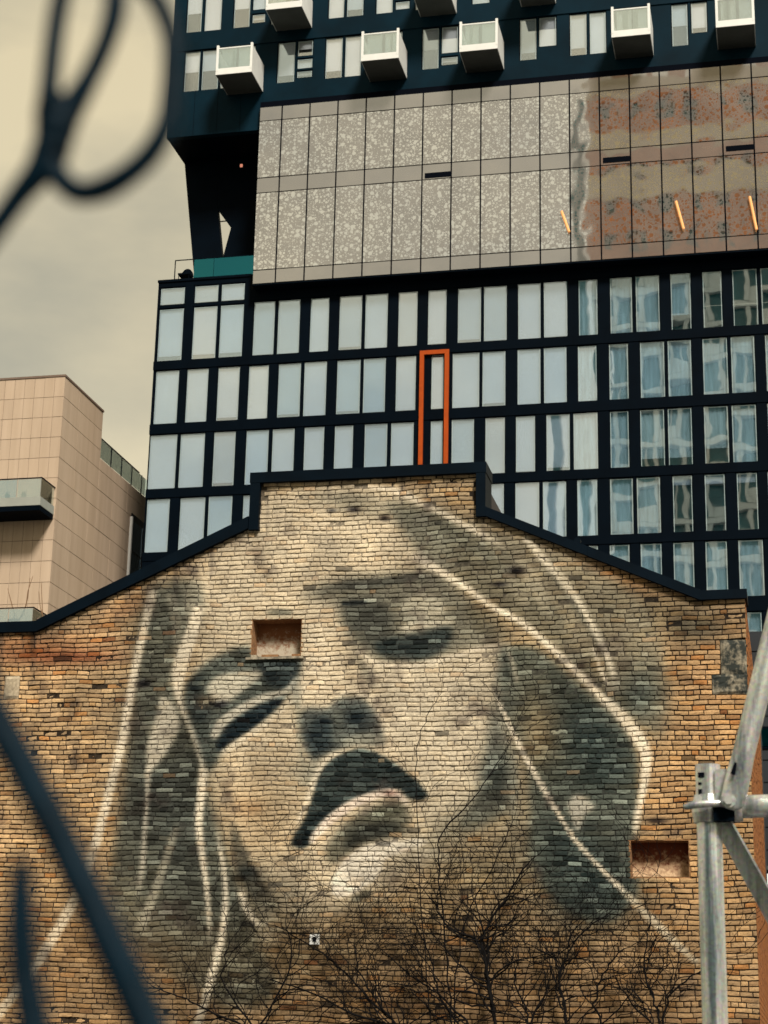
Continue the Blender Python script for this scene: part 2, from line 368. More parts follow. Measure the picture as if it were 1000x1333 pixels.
# --- face and forehead, pale
poly([(330, 650), (400, 630), (480, 630), (560, 655), (600, 720), (585, 750), (620, 800), (660, 845), (668, 930), (660, 1010), (610, 1075), (550, 1125), (480, 1180), (400, 1200), (345, 1160), (300, 1100), (272, 1020), (255, 950), (240, 890), (262, 830), (250, 770), (270, 720), (320, 690)], FA, .82, 14)
blob(400, 700, 130, 60, (226, 204, 162), .5); blob(300, 790, 50, 50, (224, 202, 160), .5); blob(560, 930, 90, 60, (222, 202, 164), .45); blob(410, 850, 26, 70, LI, .45)
blob(480, 660, 60, 14, (112, 108, 86), .45, .2); blob(445, 648, 40, 10, (70, 70, 58), .35); blob(590, 690, 50, 24, (96, 96, 78), .5, .5)
blob(330, 1060, 60, 60, (206, 164, 104), .5); blob(320, 1050, 24, 12, OR, .6); blob(450, 1000, 300, 10, FA, .0)
poly([(470, 866), (560, 863), (650, 843), (662, 880), (642, 905), (655, 960), (632, 1010), (592, 1050), (545, 1060), (545, 1005), (505, 960), (498, 920)], (218, 198, 158), .5, 6)
# --- hair to the right of the face
poly([(600, 670), (660, 692), (730, 715), (800, 755), (850, 805), (868, 880), (862, 960), (830, 940), (790, 890), (740, 830), (680, 770), (620, 715)], (140, 132, 104), .72, 10)
stroke([(700, 720), (760, 800), (800, 870)], [8, 14, 10], (92, 92, 76), .55, 6, (.2, .2)); stroke([(640, 705), (690, 755), (745, 830)], [10, 12, 8], (100, 98, 78), .5, 6, (.2, .2)); blob(836, 890, 24, 40, (104, 112, 96), .5)
poly([(500, 650), (560, 665), (620, 700), (690, 770), (760, 850), (810, 930), (760, 884), (700, 828), (640, 790), (575, 745), (540, 715)], (98, 100, 82), .62, 8)
poly([(650, 840), (700, 845), (760, 900), (820, 960), (832, 1030), (826, 1100), (830, 1160), (790, 1200), (730, 1180), (690, 1120), (690, 1050), (680, 980), (650, 920)], (86, 98, 86), .8, 7)
blob(690, 900, 40, 60, (140, 126, 92), .3); blob(700, 960, 28, 50, (160, 126, 78), .6)
blob(768, 955, 34, 55, TE, .72, -.3); blob(790, 1000, 40, 36, TE, .5); blob(720, 1010, 30, 30, (80, 86, 72), .4); blob(745, 900, 40, 26, (80, 84, 70), .5, .7)
blob(735, 1110, 44, 50, TE, .6); blob(780, 1150, 50, 46, TE, .62); blob(760, 1180, 60, 30, (60, 66, 58), .55); blob(800, 1090, 26, 60, (104, 108, 92), .5)
blob(820, 915, 40, 34, (92, 100, 86), .55); blob(835, 905, 20, 20, TE, .3)
# shading down the right cheek and jaw
poly([(640, 905), (655, 940), (668, 990), (665, 1040), (640, 1070), (600, 1080), (620, 1030), (632, 980)], (72, 82, 74), .6, 9)
blob(645, 1010, 22, 36, TE, .5); blob(600, 1070, 50, 24, (104, 106, 88), .45, -.5); blob(672, 1070, 30, 60, (116, 116, 96), .45)
blob(668, 990, 10, 60, (170, 166, 136), .35)
blob(620, 1130, 80, 40, (132, 124, 92), .4); blob(430, 1230, 160, 40, (120, 100, 68), .45)
# --- hair to the left
poly([(195, 760), (255, 755), (262, 800), (236, 860), (230, 900), (262, 985), (272, 1040), (300, 1120), (325, 1200), (360, 1290), (300, 1310), (230, 1270), (165, 1220), (140, 1160), (160, 1040), (172, 930), (180, 840)], (84, 92, 80), .76, 8)
blob(248, 790, 14, 50, (196, 176, 138), .5)
blob(205, 1030, 50, 60, (66, 70, 62), .55); blob(240, 1090, 44, 70, (74, 78, 68), .6); blob(190, 830, 20, 60, (88, 88, 72), .5); blob(228, 800, 14, 50, (78, 78, 64), .5)
blob(250, 1000, 18, 60, (72, 74, 62), .5); blob(290, 1180, 60, 40, (70, 72, 60), .55); blob(165, 940, 24, 60, (86, 86, 72), .4); blob(120, 1180, 40, 50, (150, 112, 68), .3)
blob(160, 1250, 120, 50, (128, 96, 58), .5)
blob(335, 1180, 50, 40, (86, 86, 70), .5); blob(330, 1260, 100, 50, (104, 90, 62), .45)
stroke([(300, 1060), (312, 1110), (330, 1150), (360, 1190)], [6, 22, 26, 30], (62, 64, 54), .6, 6, (.2, .3))
blob(320, 1135, 16, 10, (34, 40, 38), .7)
# --- left strands
stroke([(200, 765), (185, 830), (172, 890), (160, 960), (140, 1040), (122, 1110)], [13, 11, 12, 13, 14], LI, .85, 2)
stroke([(122, 1105), (100, 1165), (66, 1225), (30, 1280), (-10, 1330)], [13, 16, 15, 14], (232, 208, 164), .8, 2.4)
stroke([(222, 770), (232, 830), (222, 900)], [16, 14, 12], (206, 190, 150), .35, 4)
poly(T(0, 780, 2.411, [(505, 300), (545, 330), (562, 400), (530, 470), (480, 535), (462, 545), (462, 460), (485, 380)]), (226, 208, 170), .85, 3)
stroke(T(0, 780, 2.411, [(466, 520), (462, 620), (455, 720), (446, 850), (430, 940)]), [9, 6, 6, 8, 10], (226, 208, 172), .75, 1.6, (0, .3))
stroke(T(0, 780, 2.411, [(560, 690), (520, 820), (470, 960), (430, 1060)]), [10, 12, 14, 18], (206, 190, 152), .5, 4, (.2, .2))
stroke(T(0, 780, 2.411, [(625, 20), (600, 110), (572, 190), (560, 260), (566, 320), (595, 390), (622, 460), (642, 525)]), [14, 20, 22, 12, 8, 9, 12], LI, .82, 2)
stroke(T(0, 780, 2.411, [(640, 520), (632, 610), (624, 700), (634, 800), (648, 900), (656, 1000), (658, 1090)]), [12, 12, 11, 9, 7, 5, 4], LI, .88, 1.6, (0, .15))
stroke(T(0, 780, 2.411, [(676, 690), (694, 800), (708, 900), (704, 1000), (690, 1090), (665, 1180), (642, 1270), (615, 1345)]), [4, 6, 8, 10, 11, 13, 13], (236, 216, 176), .85, 1.8, (.15, 0))
stroke(T(0, 780, 2.411, [(755, 915), (772, 970), (800, 1010), (822, 1025)]), [10, 9, 8, 3], LI, .8, 2)
blob(345, 1205, 12, 26, (190, 178, 144), .4)
# --- left eye
E1 = lambda p: T(200, 700, 2.5, p)
poly(E1([(112, 470), (160, 415), (235, 372), (310, 352), (335, 385), (470, 392), (475, 440), (450, 490), (420, 530), (340, 605), (240, 665), (205, 735), (172, 755), (140, 660), (108, 570), (98, 520)]), TE, .72, 6)
poly(E1([(100, 478), (160, 440), (150, 500), (190, 560), (150, 600), (112, 560)]), (34, 42, 42), .55, 5)
poly(E1([(335, 400), (470, 398), (462, 450), (430, 492), (380, 480), (350, 440)]), (46, 58, 58), .62, 6)
poly(E1([(170, 490), (205, 452), (260, 438), (335, 432), (350, 450), (290, 500), (240, 535), (200, 528)]), (222, 206, 168), .85, 4)
blob(268, 912, 16, 8, (168, 118, 68), .35); stroke(E1([(180, 536), (215, 548), (243, 545)]), [5, 6, 3], (34, 34, 32), .8, 1.2)
stroke(E1([(195, 650), (225, 600), (290, 555), (360, 520), (430, 500), (465, 455)]), [12, 15, 13, 12, 9, 5], (214, 200, 166), .85, 3.2)
poly(E1([(205, 668), (250, 605), (330, 552), (405, 525), (425, 522), (395, 565), (330, 620), (245, 672), (215, 700)]), (38, 50, 52), .9, 2.6)
stroke(E1([(215, 705), (300, 650), (380, 590), (450, 530)]), [6, 9, 9, 6], (228, 208, 168), .8, 3)
blob(385, 905, 8, 26, (120, 128, 116), .4)
poly(E1([(360, 240), (400, 232), (450, 238), (440, 252), (380, 250)]), (96, 100, 84), .6, 2)
# --- right eye
E2 = lambda p: T(360, 720, 2.941, p)
poly(E2([(85, 165), (170, 120), (260, 95), (380, 80), (560, 68), (640, 85), (720, 150), (790, 230), (850, 300), (838, 352), (740, 366), (640, 395), (560, 415), (440, 425), (350, 395), (290, 330), (245, 260), (240, 200), (170, 180)]), (98, 98, 80), .66, 10)
poly(E2([(240, 180), (350, 180), (430, 200), (440, 300), (380, 360), (300, 330), (255, 260)]), (64, 68, 60), .55, 9)
stroke(E2([(150, 150), (240, 125), (330, 120), (440, 105), (560, 90), (650, 110)]), [8, 14, 14, 12, 10], (62, 64, 56), .5, 4, (.3, .3))
stroke(E2([(245, 192), (300, 190), (352, 188)]), [6, 7, 5], (30, 36, 36), .7, 1.4)
poly(E2([(470, 215), (510, 165), (570, 155), (630, 180), (650, 225), (590, 245), (520, 245)]), (206, 192, 154), .8, 4)
poly(E2([(470, 290), (520, 260), (600, 252), (680, 258), (660, 285), (560, 290), (500, 308)]), (220, 204, 166), .85, 3)
poly(E2([(370, 345), (440, 320), (520, 310), (600, 290), (665, 280), (672, 320), (640, 370), (560, 408), (470, 405), (390, 385)]), (50, 60, 56), .82, 5)
stroke(E2([(300, 350), (350, 405), (440, 432), (560, 425), (660, 400), (760, 370), (850, 355)]), [3, 6, 7, 8, 8, 6, 4], (224, 204, 166), .8, 2.5, (.15, 0))
poly(E2([(730, 180), (840, 230), (900, 290), (900, 330), (820, 330), (740, 260)]), (96, 88, 64), .5, 5)
# --- nose
E3 = lambda p: T(340, 880, 3.846, p)
poly(E3([(190, 185), (230, 160), (330, 160), (385, 115), (440, 98), (510, 115), (560, 165), (600, 240), (618, 330), (560, 345), (480, 340), (420, 360), (360, 385), (300, 400), (265, 425), (235, 385), (200, 320), (185, 250)]), (84, 92, 84), .80, 5)
poly(E3([(225, 260), (280, 205), (350, 210), (380, 260), (350, 350), (280, 400), (240, 370)]), (36, 48, 50), .75, 7)
blob(463, 934, 17, 15, (36, 48, 50), .7); poly(E3([(400, 325), (450, 300), (540, 285), (612, 300), (615, 335), (540, 345), (470, 345), (420, 355)]), (168, 160, 130), .75, 4)
poly(E3([(350, 180), (390, 170), (410, 260), (370, 330), (350, 270)]), (112, 112, 92), .5, 5)
stroke(E3([(390, 95), (450, 78), (520, 95), (575, 145), (612, 220), (632, 310)]), [4, 7, 8, 8, 6], (228, 208, 168), .55, 3)
stroke(E1([(640, 360), (690, 430), (720, 500)]), [8, 14, 10], (128, 122, 98), .5, 5, (.3, .3))
blob(410, 1008, 26, 24, (128, 134, 114), .5); stroke([(388, 900), (388, 960), (396, 1000)], [3, 5, 4], (150, 146, 118), .5, 3)
# --- mouth
poly(E3([(150, 845), (165, 795), (205, 740), (240, 650), (275, 540), (315, 460), (370, 405), (450, 372), (505, 362), (570, 380), (660, 430), (740, 490), (800, 545), (830, 600), (790, 622), (730, 605), (690, 570), (630, 572), (550, 600), (450, 650), (360, 710), (290, 770), (245, 840), (200, 862)]), (58, 68, 62), .95, 1.2)
poly(E3([(160, 830), (200, 760), (250, 700), (330, 690), (270, 770), (235, 840), (190, 855)]), (34, 42, 40), .7, 5)
poly(E3([(690, 560), (760, 540), (830, 590), (800, 620), (740, 610)]), (34, 42, 40), .6, 3)
stroke(E3([(180, 740), (225, 640), (262, 530), (300, 450), (350, 400), (420, 375)]), [4, 7, 8, 9, 8, 4], LI, .75, 2)
stroke(E3([(250, 830), (300, 765), (370, 700), (460, 640), (560, 600), (640, 582), (690, 600), (735, 640)]), [9, 13, 14, 13, 12, 10, 6], (238, 212, 178), .95, 1.8)
blob(508, 1032, 9, 4, (222, 150, 118), .6)
poly(E3([(340, 830), (390, 770), (460, 710), (560, 660), (660, 630), (730, 660), (745, 720), (715, 790), (620, 815), (520, 840), (430, 890), (400, 930), (340, 930), (320, 880)]), (92, 90, 70), .78, 5)
poly(E3([(420, 780), (520, 740), (660, 730), (710, 750), (640, 800), (520, 830), (420, 870)]), (48, 52, 45), .66, 7)
poly(E3([(500, 720), (580, 665), (690, 645), (700, 690), (600, 720)]), (116, 116, 88), .6, 4)
poly(E3([(420, 915), (490, 865), (570, 835), (700, 820), (790, 815), (830, 840), (720, 880), (620, 920), (600, 980), (520, 1060), (440, 1100), (370, 1110), (350, 1040), (380, 970)]), (244, 226, 190), .95, 1.6)
blob(560, 1112, 34, 9, (226, 206, 168), .5)
poly(E3([(450, 1110), (500, 1080), (540, 1070), (560, 1090), (520, 1120), (470, 1140)]), (62, 68, 58), .6, 3)
blob(570, 1110, 40, 20, (190, 176, 138), .35)
blob(500, 1190, 90, 22, (112, 98, 66), .35)
# --- right strands
stroke([(452, 634), (482, 634), (512, 638), (544, 652), (576, 668), (608, 685), (640, 702), (662, 718)], [5, 7, 9, 9, 9, 9, 8], LI, .8, 1.8, (.15, .2))
stroke([(536, 722), (560, 736), (600, 760), (640, 789), (680, 811), (720, 845), (760, 883), (790, 915)], [14, 11, 9, 9, 9, 10, 11], LI, .92, 1.6, (.12, 0))
stroke([(785, 909), (808, 930), (828, 956), (841, 982), (838, 1024), (830, 1062), (826, 1092)], [11, 16, 19, 17, 11, 9, 7], LI, .92, 2, (0, .1))
stroke([(680, 696), (708, 728), (736, 760), (756, 788), (772, 816), (788, 848), (801, 884)], [9, 11, 12, 10, 9, 8, 7], (238, 218, 176), .9, 1.8)
stroke([(771, 840), (781, 868), (791, 892)], [4, 6, 5], (230, 210, 170), .75, 1.5)
stroke([(664, 720), (690, 752), (716, 796)], [14, 24, 16], (216, 196, 152), .5, 5, (.2, .2)); stroke([(722, 735), (745, 775)], [14, 18], (216, 196, 152), .4, 5)
stroke([(655, 742), (690, 790)], [14, 18], (210, 190, 148), .3, 6)
stroke([(641, 898), (656, 928), (672, 962), (692, 1000), (720, 1048), (748, 1092), (780, 1128), (816, 1164)], [3, 5, 7, 8, 7, 6, 6, 8], LI, .88, 1.4)
stroke([(812, 1160), (848, 1196), (880, 1228), (912, 1256)], [9, 13, 11, 8], (226, 204, 160), .85, 2)
stroke([(660, 842), (667, 862), (674, 890)], [4, 6, 6], (214, 196, 156), .6, 2); stroke([(655, 850), (664, 890)], [4, 4], (60, 62, 52), .5, 2)
stroke([(640, 888), (650, 912)], [4, 4], (34, 40, 36), .6, 2)
poly([(738, 1046), (750, 1034), (764, 1040), (774, 1052), (762, 1060), (757, 1076), (750, 1082), (745, 1068)], (222, 206, 172), .8, 3)
blob(668, 1030, 6, 40, (176, 176, 150), .35)
# --- weathering over everything
_l = CANV @ np.array([.3, .59, .11]); CANV[:] = np.clip(_l[..., None] * .12 + CANV * .88 + ((_l - 145) * .08)[..., None], 14, 250)
CANV *= np.array([.86, .845, .785])
CANV *= (0.97 + .20 * (n_a - .5) + .30 * (n_b - .5) + .26 * (n_c - .5))[..., None]
_d = np.interp(np.arange(RW), [0, 49, 96, 200, 336, 337, 621, 622, 776, 912, 1000], [828, 823, 806, 752, 688, 632, 616, 668, 728, 782, 784])
_below = np.clip(1 - (gy - _d[None, :]) / 90, 0, 1) * (gy > _d[None, :] - 12)
_soot = np.clip(streak * _below * .55 + np.clip(_below - .78, 0, 1) * 1.8 * fbm(20, 12), 0, .7)
CANV[:] = CANV * (1 - _soot[..., None]) + np.array((52, 46, 38)) * _soot[..., None]
dirt = np.clip((fbm(50, 77) - .60) * 5, 0, 1) * np.clip((fbm(14, 99) - .42) * 4, 0, 1) * .6
CANV[:] = CANV * (1 - dirt[..., None]) + np.array((58, 48, 38)) * dirt[..., None]
for hx, hy, hw, hh in ((187, 889, 9, 5), (672, 742, 12, 5), (460, 663, 9, 4), (500, 674, 7, 4), (650, 760, 10, 3), (288, 915, 8, 4), (855, 1068, 16, 4), (432, 664, 6, 3)):
    blob(hx, hy, hw, hh, (22, 20, 20), .85)
AMB = np.array([1 / .80, 1 / .74, 1 / .56])      # divides out the warm daylight: display colour -> albedo
def sample(arr, px, py):
    x = np.clip(px - .5, 0, RW - 1.001); y = np.clip(py - .5 - RY0, 0, RH - 1.001); x0 = x.astype(int); y0 = y.astype(int); tx = x - x0; ty = y - y0
    if arr.ndim == 3: tx = tx[:, None]; ty = ty[:, None]
    return (arr[y0, x0] * (1 - tx) + arr[y0, x0 + 1] * tx) * (1 - ty) + (arr[y0 + 1, x0] * (1 - tx) + arr[y0 + 1, x0 + 1] * tx) * ty
def paint_at(P):
    q = proj(P); return sample(CANV, q[:, 0], q[:, 1]), sample(PAINT, q[:, 0], q[:, 1]), q
def albedo(disp): return np.clip(lin(np.clip(disp, 4, 255)) * AMB, .006, .82)

# ================================================================== BRICK BUILDING
brick_b = thing('brick_building', 'old brick building whose stepped gable wall carries a giant grey mural of an upturned face', 'building', (-6.8, YW, 0))
BL = np.array([-6.8, YW, 0])
def wz(px, py): p = onY(px, py, YW); return p[0], p[2]
XL, XR = -13.4, onY(978, 1000, YW)[0]
cop_bot = [wz(*p) for p in ((-150, 836), (49, 823), (96, 806), (200, 752), (336, 686))]
zt0 = wz(340, 630)[1]; xs0 = wz(339, 655)[0]; xs1 = wz(621, 640)[0]
cop_bot2 = [wz(*p) for p in ((628, 672), (776, 728), (912, 782))]
zr = cop_bot2[-1][1]; zl = cop_bot[1][1]
OUT = [(XL, zl), (cop_bot[1][0], zl), (cop_bot[2][0], cop_bot[2][1]), (xs0, cop_bot[4][1]), (xs0 + 1e-3, zt0), (xs1, zt0), (xs1 + 1e-3, cop_bot2[0][1]), (cop_bot2[2][0], zr), (XR, zr)]
_ox = np.array([p[0] for p in OUT]); _oz = np.array([p[1] for p in OUT])
def H(x): return np.interp(x, _ox, _oz)
PITCH = .0720
def snap(z): return round(z / PITCH) * PITCH
def rect(px0, py0, px1, py1):
    a = wz(px0, (py0 + py1) / 2); b = wz(px1, (py0 + py1) / 2); c = wz((px0 + px1) / 2, py0); d = wz((px0 + px1) / 2, py1)
    return a[0], b[0], snap(d[1]), snap(c[1])
NICHE = [rect(328, 806, 392, 852), rect(821, 1094, 897, 1140)]
STONES = [rect(938, 830, 990, 877), rect(927, 877, 990, 904), rect(5, 880, 25, 911)]
HOLES = NICHE + STONES
def wave(x, z): return .016 * np.sin(x * .7 + z * .3) + .010 * np.sin(x * 2.1 + 1.3 + z * 1.7) + .006 * np.sin(x * 5.3 + z * 2.9) + .003 * np.sin(x * 11.7 + z * 7.1)
bricks = []          # x0,x1,z0,z1,depth
for k in range(int(1.0 / PITCH), int(10.4 / PITCH)):
    z = k * PITCH; x = XL + rng.uniform(-.2, 0); header_row = rng.random() < .12
    while x < XR - .01:
        Lb = .102 if (header_row and rng.random() < .85) or rng.random() < .07 else rng.normal(.203, .014)
        if rng.random() < .05: Lb *= 1.3
        a, b = x, min(x + Lb, XR + .001); x += Lb
        if XR - b < .05: b = XR; x = XR
        if b - a < .04 or z > float(H((a + b) / 2)) + .06: continue
        segs = [(a, b)]
        for h in HOLES:
            if h[2] - 1e-4 <= z < h[3] - 1e-4:
                nn = []
                for s0, s1 in segs:
                    if s1 <= h[0] or s0 >= h[1]: nn.append((s0, s1)); continue
                    if h[0] - s0 > .03: nn.append((s0, h[0]))
                    if s1 - h[1] > .03: nn.append((h[1], s1))
                segs = nn
        for s0, s1 in segs: bricks.append((s0 + rng.uniform(.001, .004), s1 - rng.uniform(.001, .005), z + rng.uniform(.003, .010), z + PITCH - rng.uniform(.002, .008)))
B = np.array(bricks); nb = len(B)
# geometry of every brick: a 4 x 2 front grid and a back ring
NC, NR = 6, 3; NF = NC * NR; NV = NF + 4
tilt = rng.normal(0, .0028, nb); out_ = rng.normal(0, .0040, nb); out_[rng.random(nb) < .03] += .012
V = np.zeros((nb, NV, 3)); ins = .0055
for j in range(NR):
    for i in range(NC):
        u, w = i / (NC - 1), j / (NR - 1); k = j * NC + i
        edge = (i in (0, NC - 1)) + (j in (0, NR - 1))
        xx = B[:, 0] + (B[:, 1] - B[:, 0]) * u + (ins if i == 0 else -ins if i == NC - 1 else 0) + rng.normal(0, .0018, nb)
        zz = B[:, 2] + (B[:, 3] - B[:, 2]) * w + (ins * .8 if j == 0 else -ins * .8 if j == NR - 1 else 0) + rng.normal(0, .0026, nb)
        V[:, k] = np.stack([xx, YW + out_ + tilt * (u - .5) * 2 + rng.normal(0, .0014, nb) + edge * np.abs(rng.normal(0, .0028, nb)), zz], 1)
for k, (u, w) in enumerate(((0, 2), (1, 2), (1, 3), (0, 3))):
    V[:, NF + k] = np.stack([B[:, u], np.full(nb, YW + .03), B[:, w]], 1)
V[:, :, 2] += wave(V[:, :, 0], V[:, :, 2])
FT = [(j * NC + i, j * NC + i + 1, (j + 1) * NC + i + 1, (j + 1) * NC + i) for j in range(NR - 1) for i in range(NC - 1)]
FT += [(0, NF, NF + 1) + tuple(range(NC - 1, 0, -1)), tuple(range(NF - NC, NF)) + (NF + 2, NF + 3),
       (0,) + tuple(j * NC for j in range(1, NR)) + (NF + 3, NF), (NC - 1, NF + 1, NF + 2) + tuple(j * NC + NC - 1 for j in range(NR - 1, 0, -1))]
cols, pa, q = paint_at(V.reshape(-1, 3)); cols = cols.reshape(nb, NV, 3); pa = pa.reshape(nb, NV, 1); q = q.reshape(nb, NV, 2)
PAL = np.array([(1.10, 1.09, 1.06), (1.0, 1.0, 1.0), (.93, .90, .87), (1.03, .97, .87), (1.0, .84, .66), (.84, .76, .68), (1.15, 1.14, 1.12), (.70, .54, .44)])
pick = rng.choice(len(PAL), nb, p=[.24, .35, .15, .12, .035, .015, .086, .004])
jit = PAL[pick][:, None, :] * rng.normal(1, .05, (nb, 1, 1))
strength = .85 - .70 * pa                                   # paint evens the bricks out
chip = (rng.random(nb) < .006)[:, None, None]              # bricks where the paint has come off
cc = cols * (1 + (jit - 1) * strength)
dm = np.clip((128 - cols.mean(2, keepdims=True)) / 60, 0, 1) * np.clip(pa * 1.4, 0, 1)      # thin dark paint: brick shows through unevenly
cc = cc + dm * (rng.normal(-9, 10, (nb, 1, 1)) + (rng.random((nb, 1, 1)) < .15) * rng.uniform(12, 48, (nb, 1, 1))) * np.array([1.0, 1.0, .82])
cc = np.where(chip, cc * .65 + .35 * np.array((170, 128, 80)) * jit, cc)
soot = (rng.random(nb) < .008)[:, None, None]; cc = np.where(soot, cc * .6, cc)
rgb = albedo(cc)
def color_layer(me, c):
    a = me.color_attributes.new('paint', 'FLOAT_COLOR', 'POINT'); d = np.ones((len(c), 4), np.float32); d[:, :3] = c; a.data.foreach_set('color', d.ravel())
# which bricks show largest: those become parts of their own, the rest one field
area = (q[:, :NF, 0].max(1) - q[:, :NF, 0].min(1)) * (q[:, :NF, 1].max(1) - q[:, :NF, 1].min(1))
vis = (q[:, 0, 0] > 2) & (q[:, NC - 1, 0] < 905) & (q[:, 0, 1] < 1330)
order = np.argsort(-(area * vis)); top = set(order[:300].tolist())
for i in order[:300]:
    org = np.array([B[i, 0], YW, B[i, 2]])
    me = mesh_from('brick', V[i] - org, FT, M_brick); color_layer(me, rgb[i]); obj('brick', me, brick_b, org - BL)
rest = np.array([i for i in range(nb) if i not in top])
vv = (V[rest] - BL).reshape(-1, 3); ff = [tuple(k * NV + i for i in f) for k in range(len(rest)) for f in FT]
me = mesh_from('brick_field', vv, ff, M_brick); color_layer(me, rgb[rest].reshape(-1, 3))
o = obj('brick_field', me, brick_b); o['kind'] = 'stuff'
# mortar bed
st = .03; xs = np.arange(XL, XR + .001, st); xs = np.append(xs[:-1], XR - .004); zs = np.arange(0, 10.45, st)
GX, GZ = np.meshgrid(xs, zs); P = np.stack([GX.ravel(), np.full(GX.size, YW + .0155), GZ.ravel()], 1)
P[:, 1] += rng.normal(0, .0015, len(P))
c_, p_, _ = paint_at(P); mc = c_ * (.25 + .40 * p_[:, None]) * rng.normal(1, .14, (len(P), 1)) + np.array((18, 14, 10)) * .5
fs = []; W_ = len(xs)
for j in range(len(zs) - 1):
    for i in range(W_ - 1):
        xm, zm = (xs[i] + xs[i + 1]) / 2, zs[j] + st / 2
        if zm > H(xm) + .09: continue
        if any(h[0] - .01 < xm < h[1] + .01 and h[2] - .008 < zm < h[3] + .012 for h in HOLES): continue
        fs.append((j * W_ + i, j * W_ + i + 1, (j + 1) * W_ + i + 1, (j + 1) * W_ + i))
me = mesh_from('mortar_bed', P - BL, fs, M_mortar); color_layer(me, albedo(mc)); obj('mortar_bed', me, brick_b)
# body of the building behind the face
M_sidebrick = two_tone('rust_brick', (.19, .055, .010), (.40, .155, .032), 9, .35, .7)
bp_ = [(XL - BL[0], 0), (XR - BL[0] - .006, 0)] + [(x - BL[0] - (.006 if x == XR else 0), z + .1) for x, z in OUT[::-1]]
MB().prism(bp_, .36, 12).build('wall', simple('roof_tar', (.035, .03, .027), .9, 0, .3, 2), brick_b)
# return wall on the right, coursed in brick
mb = MB()
for k in range(int(1.0 / PITCH), int((zr + .05) / PITCH)):
    y = .03 + (k % 2) * .1
    while y < 9.8:
        l = .2 + rng.normal(0, .01); mb.box(XR - BL[0] - .02, XR - BL[0] + rng.uniform(-.002, .004), y + .004, y + l - .004, k * PITCH + .005, (k + 1) * PITCH - .005); y += l
o = mb.build('side_brick_field', M_sidebrick, brick_b); o['kind'] = 'stuff'
# bricked-up openings and stone patches
M_n1 = two_tone('niche_plaster', (.20, .075, .025), (.46, .40, .30), 16, .40, .66, .8, NICHE[0][2], NICHE[0][3])  # darker top tone paints the recess shade in with the rust
M_n2 = two_tone('niche_rust_shade', (.13, .026, .006), (.70, .50, .30), 14, .42, .76, .7, NICHE[1][2], NICHE[1][3])
M_rev = two_tone('niche_reveal', (.14, .06, .022), (.34, .18, .075), 22)
for (x0, x1, z0, z1), mm, lab in ((NICHE[0], M_n1, 'bricked-up opening with pale plaster'), (NICHE[1], M_n2, 'bricked-up opening with rusty stained plaster')):
    x0, x1 = x0 - BL[0], x1 - BL[0]; wv = float(wave(np.array((x0 + x1) / 2 + BL[0]), np.array(z0))); z0 += wv; z1 += wv
    mb = MB(); e = .03; d = .34
    mb.box(x0 - e, x0 + .004, .012, d, z0 - e, z1 + e); mb.box(x1 - .004, x1 + e, .012, d, z0 - e, z1 + e)
    mb.box(x0 + .004, x1 - .004, .012, d, z1 - .004, z1 + e); mb.box(x0 + .004, x1 - .004, .012, d, z0 - e, z0 + .004)
    rv = mb.build('opening_reveal', M_rev, brick_b); rv['label'] = lab
    n = 12; vs = [(x0 + (x1 - x0) * i / n, .28 + rng.normal(0, .004), z0 + (z1 - z0) * j / n) for j in range(n + 1) for i in range(n + 1)]
    obj('infill', mesh_from('infill', vs, [(j * (n + 1) + i, j * (n + 1) + i + 1, (j + 1) * (n + 1) + i + 1, (j + 1) * (n + 1) + i) for j in range(n) for i in range(n)], mm), rv, smooth=True)
# sill of loose bricks under the left opening
x0, x1, z0, z1 = NICHE[0]; M_sill = two_tone('sill_stone', (.10, .085, .06), (.42, .36, .26), 12)
MB().box(x0 - BL[0] - .07, x1 - BL[0] + .05, -.045, .06, z0 - .045, z0 - .012).build('sill', M_sill, brick_b)
for u0, u1, mt in ((.22, .55, M_rev), (.83, 1.0, M_rev), (.0, .12, M_sill)):
    MB().box(x0 - BL[0] + u0 * (x1 - x0), x0 - BL[0] + u1 * (x1 - x0), -.02, .09, z0 - .010, z0 + .028).build('sill_brick', mt, brick_b)
M_st1 = two_tone('sooty_stone', (.018, .022, .018), (.40, .34, .24), 5, .46, .66); M_st2 = two_tone('pale_stone', (.34, .27, .18), (.50, .41, .28), 7)
for (x0, x1, z0, z1), mt in zip(STONES, (M_st1, M_st1, M_st2)):
    x1 = min(x1, XR - .003); wv = float(wave(np.array((x0 + x1) / 2), np.array(z0)))
    mb = MB(); n = 8; X0, X1, Z0, Z1 = x0 - BL[0] + .005, x1 - BL[0] - .005, z0 + wv + .004, z1 + wv - .004
    vs = [(X0 + (X1 - X0) * i / n, -.008 + rng.normal(0, .004) + (.02 if i in (0, n) or j in (0, n) else 0), Z0 + (Z1 - Z0) * j / n) for j in range(n + 1) for i in range(n + 1)]
    fs = [(j * (n + 1) + i, j * (n + 1) + i + 1, (j + 1) * (n + 1) + i + 1, (j + 1) * (n + 1) + i) for j in range(n) for i in range(n)]
    mb.add(vs, fs); mb.box(X0, X1, .013, .16, Z0, Z1); mb.build('stone_block', mt, brick_b)
